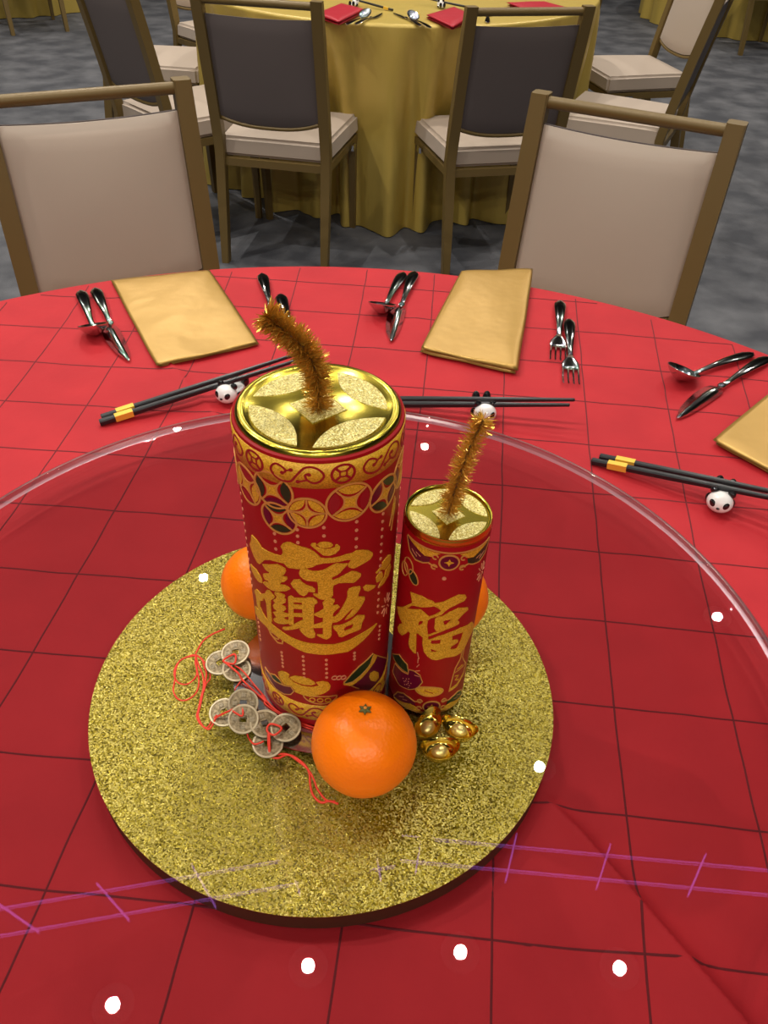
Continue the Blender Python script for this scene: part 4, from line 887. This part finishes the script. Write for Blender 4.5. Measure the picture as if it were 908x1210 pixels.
def cloud_band(cx, cz, up):
    """lucky-coin clasp with winged fills, up=1 under the rim, -1 above the base"""
    o = [poly([circ(cx, cz, 6.2, n=26)], 2, .45), line(circ(cx, cz, 6.6, n=30), 1.2, 1, .6, True)]
    o.append(poly([[(cx - 3.4, cz), (cx - 1.0, cz + 1.0), (cx, cz + 3.4), (cx + 1.0, cz + 1.0), (cx + 3.4, cz), (cx + 1.0, cz - 1.0), (cx, cz - 3.4), (cx - 1.0, cz - 1.0)]], 0, .6))
    for s in (-1, 1):
        o.append(poly([[(cx + s * x, cz + up * y) for x, y in [(6.8, 7), (13, 7.4), (24, 8.2), (33, 8.2), (24, 5), (17, 1.5), (12, 3.0), (10, 5.2)]]], 0, .5))
        o.append(poly([[(cx + s * x, cz + up * y) for x, y in [(12.5, 1.5), (17, 1), (24, 4), (34, 7.6), (30, -1.5), (24, -5.5), (17, -4.5), (13.5, -2.5)]]], 2 if s < 0 else 3, .4))
        o.append(line([(cx + s * x, cz + up * y) for x, y in [(8, -5.2), (11, -4.6), (14, -3.4), (18, -5.4), (24, -6.5), (30, -2.4), (34.5, 7.6)]], 1.0, 1, .55))
        for yy in (3.4, -5.6): o.append(line(circ(cx + s * 9.6, cz + up * yy, 1.9, n=14, a0=0, a1=300), .9, 1, .6))
        o.append(line([(cx + s * 20, cz + up * -1), (cx + s * 24, cz + up * 1), (cx + s * 23, cz - up * 3), (cx + s * 28, cz + up * 1)], .6, 5, .55))
    o.append(line([(cx + x, cz + up * (8.6 + .0 * x)) for x in range(-34, 35, 4)], 1.0, 1, .5))
    return o
half = math.pi * 30.5
for k in (0, 1):
    TS.build('clasp_motif', cloud_band(1.2 + half * k, 168.2, 1), PM, sbody)
    TS.build('clasp_motif', cloud_band(3.4 + half * k, 11.2, -1), PM, sbody)
TS.build('dot_string', [poly([circ(-0.7, 153.2, 1.5, n=12)], 5, .5)], PM, sbody)
TS.build('cloud_motif', [poly([rot2([(3.6 * math.cos(q), 6 * math.sin(q)) for q in [rad(x) for x in range(0, 360, 20)]], .5, (-23, 144.5))], 3, .4)] + [line(rot2([(3.8 * math.cos(q), 6.2 * math.sin(q)) for q in [rad(x) for x in range(0, 360, 20)]], .5, (-23, 144.5)), .8, 1, .55, True), line(circ(-29, 151, 5, 7, 18), .8, 1, .5, True), line(circ(-33, 145, 4, 6, 18), .8, 1, .5, True)], PM, sbody)
TS.build('sparkle_motif', [line([(31 + 2 * math.cos(rad(q)), 148 + 3 * math.sin(rad(q))), (31 + 5 * math.cos(rad(q)), 148 + 9 * math.sin(rad(q)))], .8, 5, .5) for q in range(0, 360, 36)], PM, sbody)
TS.build('lettering', [poly([[(x + half, z) for x, z in lp] for lp in p], 0, .7) for p in TRACE['small']['char']], PM, sbody)
tinsel(small, [(0.0, 0.0, SH - .012), (0.0005, 0.0, SH + .010), (0.0028, 0.0, SH + .026), (0.0055, 0.0, SH + .045), (0.0095, 0.0, SH + .064), (0.0135, 0.0, SH + .080)], 0.0088, 1500, 5)

# ------------------------------------------------------------------ oranges
def orange(loc, R, tilt, label, seed):
    t = thing('orange', label, 'orange', loc, tilt, 'oranges around the crackers')
    bm = ball(R, (1, 1, 1), (0, 0, 0), 48, 32)
    for v in bm.verts:
        n = v.co.normalized(); k = 1.0 + .012 * noise.noise(n * 2 + Vector((seed, 0, 0)))
        top = max(0, n.z)
        v.co = n * R * k * (1 - .05 * abs(n.z) ** 3)
        v.co.z -= R * .05 * math.exp(-((1 - n.z) / .02)) if n.z > .8 else 0
    obj('peel', fin(bm, 'peel', True), 'orange', t)
    zc = R * .905
    cal = bmesh.new(); c = cal.verts.new((0, 0, zc + R * .045)); pts = []
    for k in range(12):
        r = R * (.13 if k % 2 == 0 else .065); a = math.pi * 2 * k / 12 + .2
        pts.append(cal.verts.new((r * math.cos(a), r * math.sin(a), zc + R * .012)))
    for k in range(12): cal.faces.new((c, pts[k], pts[(k + 1) % 12]))
    ret = bmesh.ops.extrude_face_region(cal, geom=cal.faces[:])
    for g in ret['geom']:
        if isinstance(g, bmesh.types.BMVert): g.co.z += R * .03
    bmesh.ops.recalc_face_normals(cal, faces=cal.faces)
    cx = obj('calyx', fin(cal, 'calyx'), 'calyx', t)
    obj('stem_scar', fin(ball(R * .035, (1, 1, .7), (0, 0, zc + R * .07), 10, 6), 'stem_scar', True), 'calyx_skin', cx)
orange((0.038, -0.096, GZ + 0.0372), 0.0378, (rad(-6), rad(2), .3), 'bright orange in front of the tall cracker, green calyx on top', 1)
orange((-0.060, 0.066, GZ + 0.0325), 0.0332, (rad(70), rad(20), 0), 'bright orange half hidden behind the left of the tall cracker', 5)
orange((0.103, 0.055, GZ + 0.0360), 0.035, (rad(60), rad(-30), 0), 'bright orange mostly hidden behind the small cracker', 9)

# ------------------------------------------------------------------ coins on red cords
def coin_mesh():
    bm = bmesh.new(); n = 32; R = .012; hs = .0027
    sq = []
    for i in range(n):
        a = 2 * math.pi * i / n; m = max(abs(math.cos(a)), abs(math.sin(a))); sq.append((hs * math.cos(a) / m, hs * math.sin(a) / m))
    loops = []
    def ring(f, z): return [bm.verts.new((*f(i), z)) for i in range(n)]
    cir = lambda r: (lambda i: (r * math.cos(2 * math.pi * i / n), r * math.sin(2 * math.pi * i / n)))
    sqf = lambda k: (lambda i: (sq[i][0] * k, sq[i][1] * k))
    for f, z in [(sqf(1), -.0007), (cir(R - .0002), -.0007), (cir(R), -.0004), (cir(R), .0005), (cir(R - .0003), .0008), (cir(R - .0014), .0008), (cir(R - .0018), .00045), (sqf(1.35), .00045), (sqf(1.25), .0008), (sqf(1), .0008)]:
        loops.append(ring(f, z))
    for a, b in zip(loops, loops[1:] + loops[:1]):
        for i in range(n): bm.faces.new((a[i], a[(i + 1) % n], b[(i + 1) % n], b[i]))
    bmesh.ops.recalc_face_normals(bm, faces=bm.faces)
    for f in bm.faces:
        c = f.calc_center_median(); f.material_index = 1 if math.hypot(c.x, c.y) > R - .0017 and c.z > .0004 else 0
    return fin(bm, 'coin', angle=40)
def relief_mesh():
    bm = bmesh.new(); rnd = random.Random(4)
    for q in range(4):
        cx, cy = .0066 * math.cos(q * math.pi / 2), .0066 * math.sin(q * math.pi / 2)
        for k in range(3): add_box(bm, (.0034, .0005, .0005), (cx, cy + (k - 1) * .0012, .0006))
        for k in range(2): add_box(bm, (.0005, .0034, .0005), (cx + (k - .5) * .0018, cy, .0006))
    return fin(bm, 'relief')
COIN, RELIEF = coin_mesh(), relief_mesh(); COIN.materials.append(M['coin']); COIN.materials.append(M['coin_rim']); RELIEF.materials.append(M['coin_relief'])
def charm(label, base, coins, cords):
    t = thing('coin_charm', label, 'coin charm', base, group='coin charms beside the crackers')
    b = Vector(base)
    for (x, y, z, tx, ty, tz) in coins:
        o = obj('coin', COIN, None, t, Vector((x, y, z)) - b, (rad(tx), rad(ty), rad(tz)))
        obj('relief', RELIEF, None, o)
    for pts, r, closed in cords:
        P = spline([Vector(p) - b for p in pts], 5, closed)
        obj('cord', fin(tube(P, r, 6, closed=closed), 'cord', True), 'cord', t)
    return t
CZ = GZ
charm('three bronze coins tied with red cord, uppermost bundle left of tall cracker', (-0.0766, -0.0006, 0.7925), [(-0.0736, 0.0068, 0.801, 8, -6, 10), (-0.0855, -0.0016, 0.7975, 2, -8, 40), (-0.0708, -0.0071, 0.7965, 6, 4, 20)],
      [([(-0.082, -0.0037, 0.8025), (-0.0735, 0.0035, 0.8029), (-0.0723, -0.0063, 0.8027)], 0.0009, True), ([(-0.0819, -0.0041, 0.803), (-0.0685, -0.014, 0.801), (-0.0645, -0.0179, 0.7975), (-0.0553, -0.026, 0.7955), (-0.0421, -0.0376, 0.7955), (-0.047, -0.0312, 0.7955), (-0.0386, -0.0406, 0.7955), (-0.0307, -0.0472, 0.7955), (-0.0139, -0.0559, 0.7955), (-0.0021, -0.06, 0.7955)], 0.0009, False), ([(-0.0721, -0.0063, 0.8005), (-0.0646, -0.0107, 0.7985), (-0.0541, -0.0215, 0.7955), (-0.0434, -0.0339, 0.7949), (-0.0433, -0.0388, 0.7949), (-0.0306, -0.0484, 0.7949), (-0.0137, -0.0575, 0.7949), (-0.0029, -0.0617, 0.7949)], 0.0007, False), ([(-0.0656, -0.0181, 0.7955), (-0.0686, -0.0231, 0.7937), (-0.0694, -0.0263, 0.7935)], 0.0006, False)])
charm('three bronze coins with a looped red cord, middle bundle left of tall cracker', (-0.0632, -0.0513, 0.7925), [(-0.0594, -0.0435, 0.8, 20, 4, 5), (-0.0736, -0.0501, 0.7965, 10, -6, 30), (-0.0565, -0.0603, 0.803, 16, 3, 3)],
      [([(-0.0888, 0.039, 0.7933), (-0.0987, 0.0321, 0.7933), (-0.105, 0.0242, 0.7933), (-0.1081, 0.0094, 0.7945)], 0.0008, False), ([(-0.1083, 0.0078, 0.7943), (-0.1147, 0.0065, 0.7933), (-0.1202, 0.0014, 0.7933), (-0.1224, -0.0058, 0.7933), (-0.121, -0.0142, 0.7937), (-0.1165, -0.0206, 0.7933), (-0.1098, -0.022, 0.7933), (-0.1052, -0.0177, 0.7933), (-0.1033, -0.0107, 0.7933), (-0.1067, 0.0005, 0.7937)], 0.0007, True), ([(-0.1077, 0.0072, 0.7943), (-0.1187, 0.0031, 0.7939), (-0.1215, -0.0058, 0.7933), (-0.1196, -0.0191, 0.7941), (-0.1188, -0.0286, 0.7933), (-0.114, -0.0361, 0.7933), (-0.1083, -0.038, 0.7933), (-0.1027, -0.0344, 0.7933), (-0.0996, -0.0276, 0.7933), (-0.1002, -0.0175, 0.7933), (-0.1032, -0.0087, 0.7937), (-0.107, 0.0032, 0.7933)], 0.0007, True), ([(-0.1079, 0.0082, 0.7945), (-0.1022, 0.0047, 0.7933), (-0.0983, -0.0035, 0.7933), (-0.0954, -0.0103, 0.7933), (-0.0948, -0.0218, 0.7933), (-0.0945, -0.0329, 0.7933), (-0.0944, -0.0438, 0.7933), (-0.0941, -0.0521, 0.7933), (-0.0894, -0.0605, 0.7933), (-0.0835, -0.064, 0.7933), (-0.0806, -0.0591, 0.7945), (-0.0782, -0.0554, 0.7975), (-0.0659, -0.0532, 0.805), (-0.0598, -0.0492, 0.8053), (-0.0573, -0.0591, 0.8053), (-0.0665, -0.0542, 0.8053)], 0.0008, False), ([(-0.1082, 0.0082, 0.7945), (-0.1038, -0.0014, 0.7933), (-0.0979, -0.0128, 0.7933), (-0.0953, -0.0241, 0.7933), (-0.0954, -0.0352, 0.7933), (-0.0952, -0.046, 0.7933), (-0.0952, -0.0522, 0.7933), (-0.0916, -0.0587, 0.7933), (-0.0853, -0.0628, 0.7933), (-0.082, -0.0563, 0.7945), (-0.0786, -0.0535, 0.7975)], 0.0007, False), ([(-0.1023, 0.0053, 0.7933), (-0.0948, -0.0045, 0.7933), (-0.0915, -0.0148, 0.7933), (-0.0935, -0.021, 0.7939), (-0.094, -0.0285, 0.7933)], 0.0006, False)])
charm('three bronze coins with a trailing red cord, lowest bundle beside the orange', (-0.033, -0.0675, 0.7925), [(-0.0397, -0.0615, 0.8, 10, 5, 30), (-0.0234, -0.0643, 0.8, 7, -6, 48), (-0.0358, -0.0768, 0.7961, 6, 2, 15)],
      [([(-0.037, -0.0695, 0.8023), (-0.0352, -0.0634, 0.8025), (-0.0262, -0.0666, 0.8025), (-0.031, -0.073, 0.8023)], 0.0009, True), ([(-0.0355, -0.0716, 0.8025), (-0.0342, -0.0768, 0.8015), (-0.0336, -0.0823, 0.7965), (-0.0328, -0.0859, 0.7939), (-0.0268, -0.0871, 0.7933), (-0.0204, -0.0839, 0.7933), (-0.0124, -0.087, 0.7933), (-0.0051, -0.0934, 0.7933), (-0.0019, -0.0998, 0.7933), (-0.0008, -0.1072, 0.7933), (0.002, -0.1162, 0.7933), (0.0083, -0.1222, 0.7933), (0.0146, -0.121, 0.7933), (0.0211, -0.1229, 0.7933)], 0.0009, False), ([(-0.0358, -0.0722, 0.802), (-0.0346, -0.0804, 0.798), (-0.0321, -0.0848, 0.7945), (-0.0204, -0.0837, 0.7937), (-0.0105, -0.0898, 0.7933), (-0.0031, -0.0961, 0.7933), (0.0018, -0.1043, 0.7933), (0.0049, -0.1115, 0.7933), (0.0121, -0.1202, 0.7933), (0.0187, -0.121, 0.7933)], 0.0008, False), ([(-0.053, -0.0682, 0.7965), (-0.0509, -0.0718, 0.7945), (-0.0453, -0.0794, 0.7987), (-0.0388, -0.0768, 0.799)], 0.0007, False)])


# ------------------------------------------------------------------ gold ingots
def make_ingot():
    t = thing('gold_ingot', 'x', 'ingot')
    a, b = .0142, .0098; n = 40
    bm = bmesh.new(); rings = []
    prof = [(0.0, .0), (.62, .0), (.72, .0015), (.80, .004), (.94, .0075), (1.0, .0095), (.99, .0102), (.92, .0098), (.80, .0072), (.66, .0058), (.0, .0056)]
    for f, z in prof:
        ring = []
        for i in range(n):
            q = 2 * math.pi * i / n; e = abs(math.cos(q)) ** 2.5; k = max(0, (f - .55) / .45)
            zz = z + (e * .0052 * k * k if z > .003 else 0)
            ring.append(bm.verts.new((a * f * math.cos(q) * (1 + .06 * e * k), b * f * math.sin(q), zz)))
        rings.append(ring)
    for r0, r1 in zip(rings, rings[1:]):
        for i in range(n):
            try: bm.faces.new((r0[i], r0[(i + 1) % n], r1[(i + 1) % n], r1[i]))
            except ValueError: pass
    bmesh.ops.remove_doubles(bm, verts=bm.verts, dist=1e-5); bmesh.ops.recalc_face_normals(bm, faces=bm.faces)
    obj('boat', fin(bm, 'boat', angle=55), 'ingot', t)
    obj('dome', fin(ball(.0058, (1.12, .92, .8), (0, 0, .0064), 24, 14), 'dome', True), 'ingot_dome', t)
    return t
ing = make_ingot()
for k, (x, y, a, lab) in enumerate([(.0862, -.0585, 62, 'small gold ingot charm nearest the orange, below the small cracker'), (.1105, -.0600, -25, 'small gold ingot charm farthest right of the three'), (.0950, -.0795, 8, 'small gold ingot charm nearest the viewer of the three')]):
    o = ing if k == 0 else copy_tree(ing)
    o['label'] = lab; o['group'] = 'gold ingot charms'; o.location = (x, y, GZ + .0003); o.rotation_euler = (0, 0, rad(a))
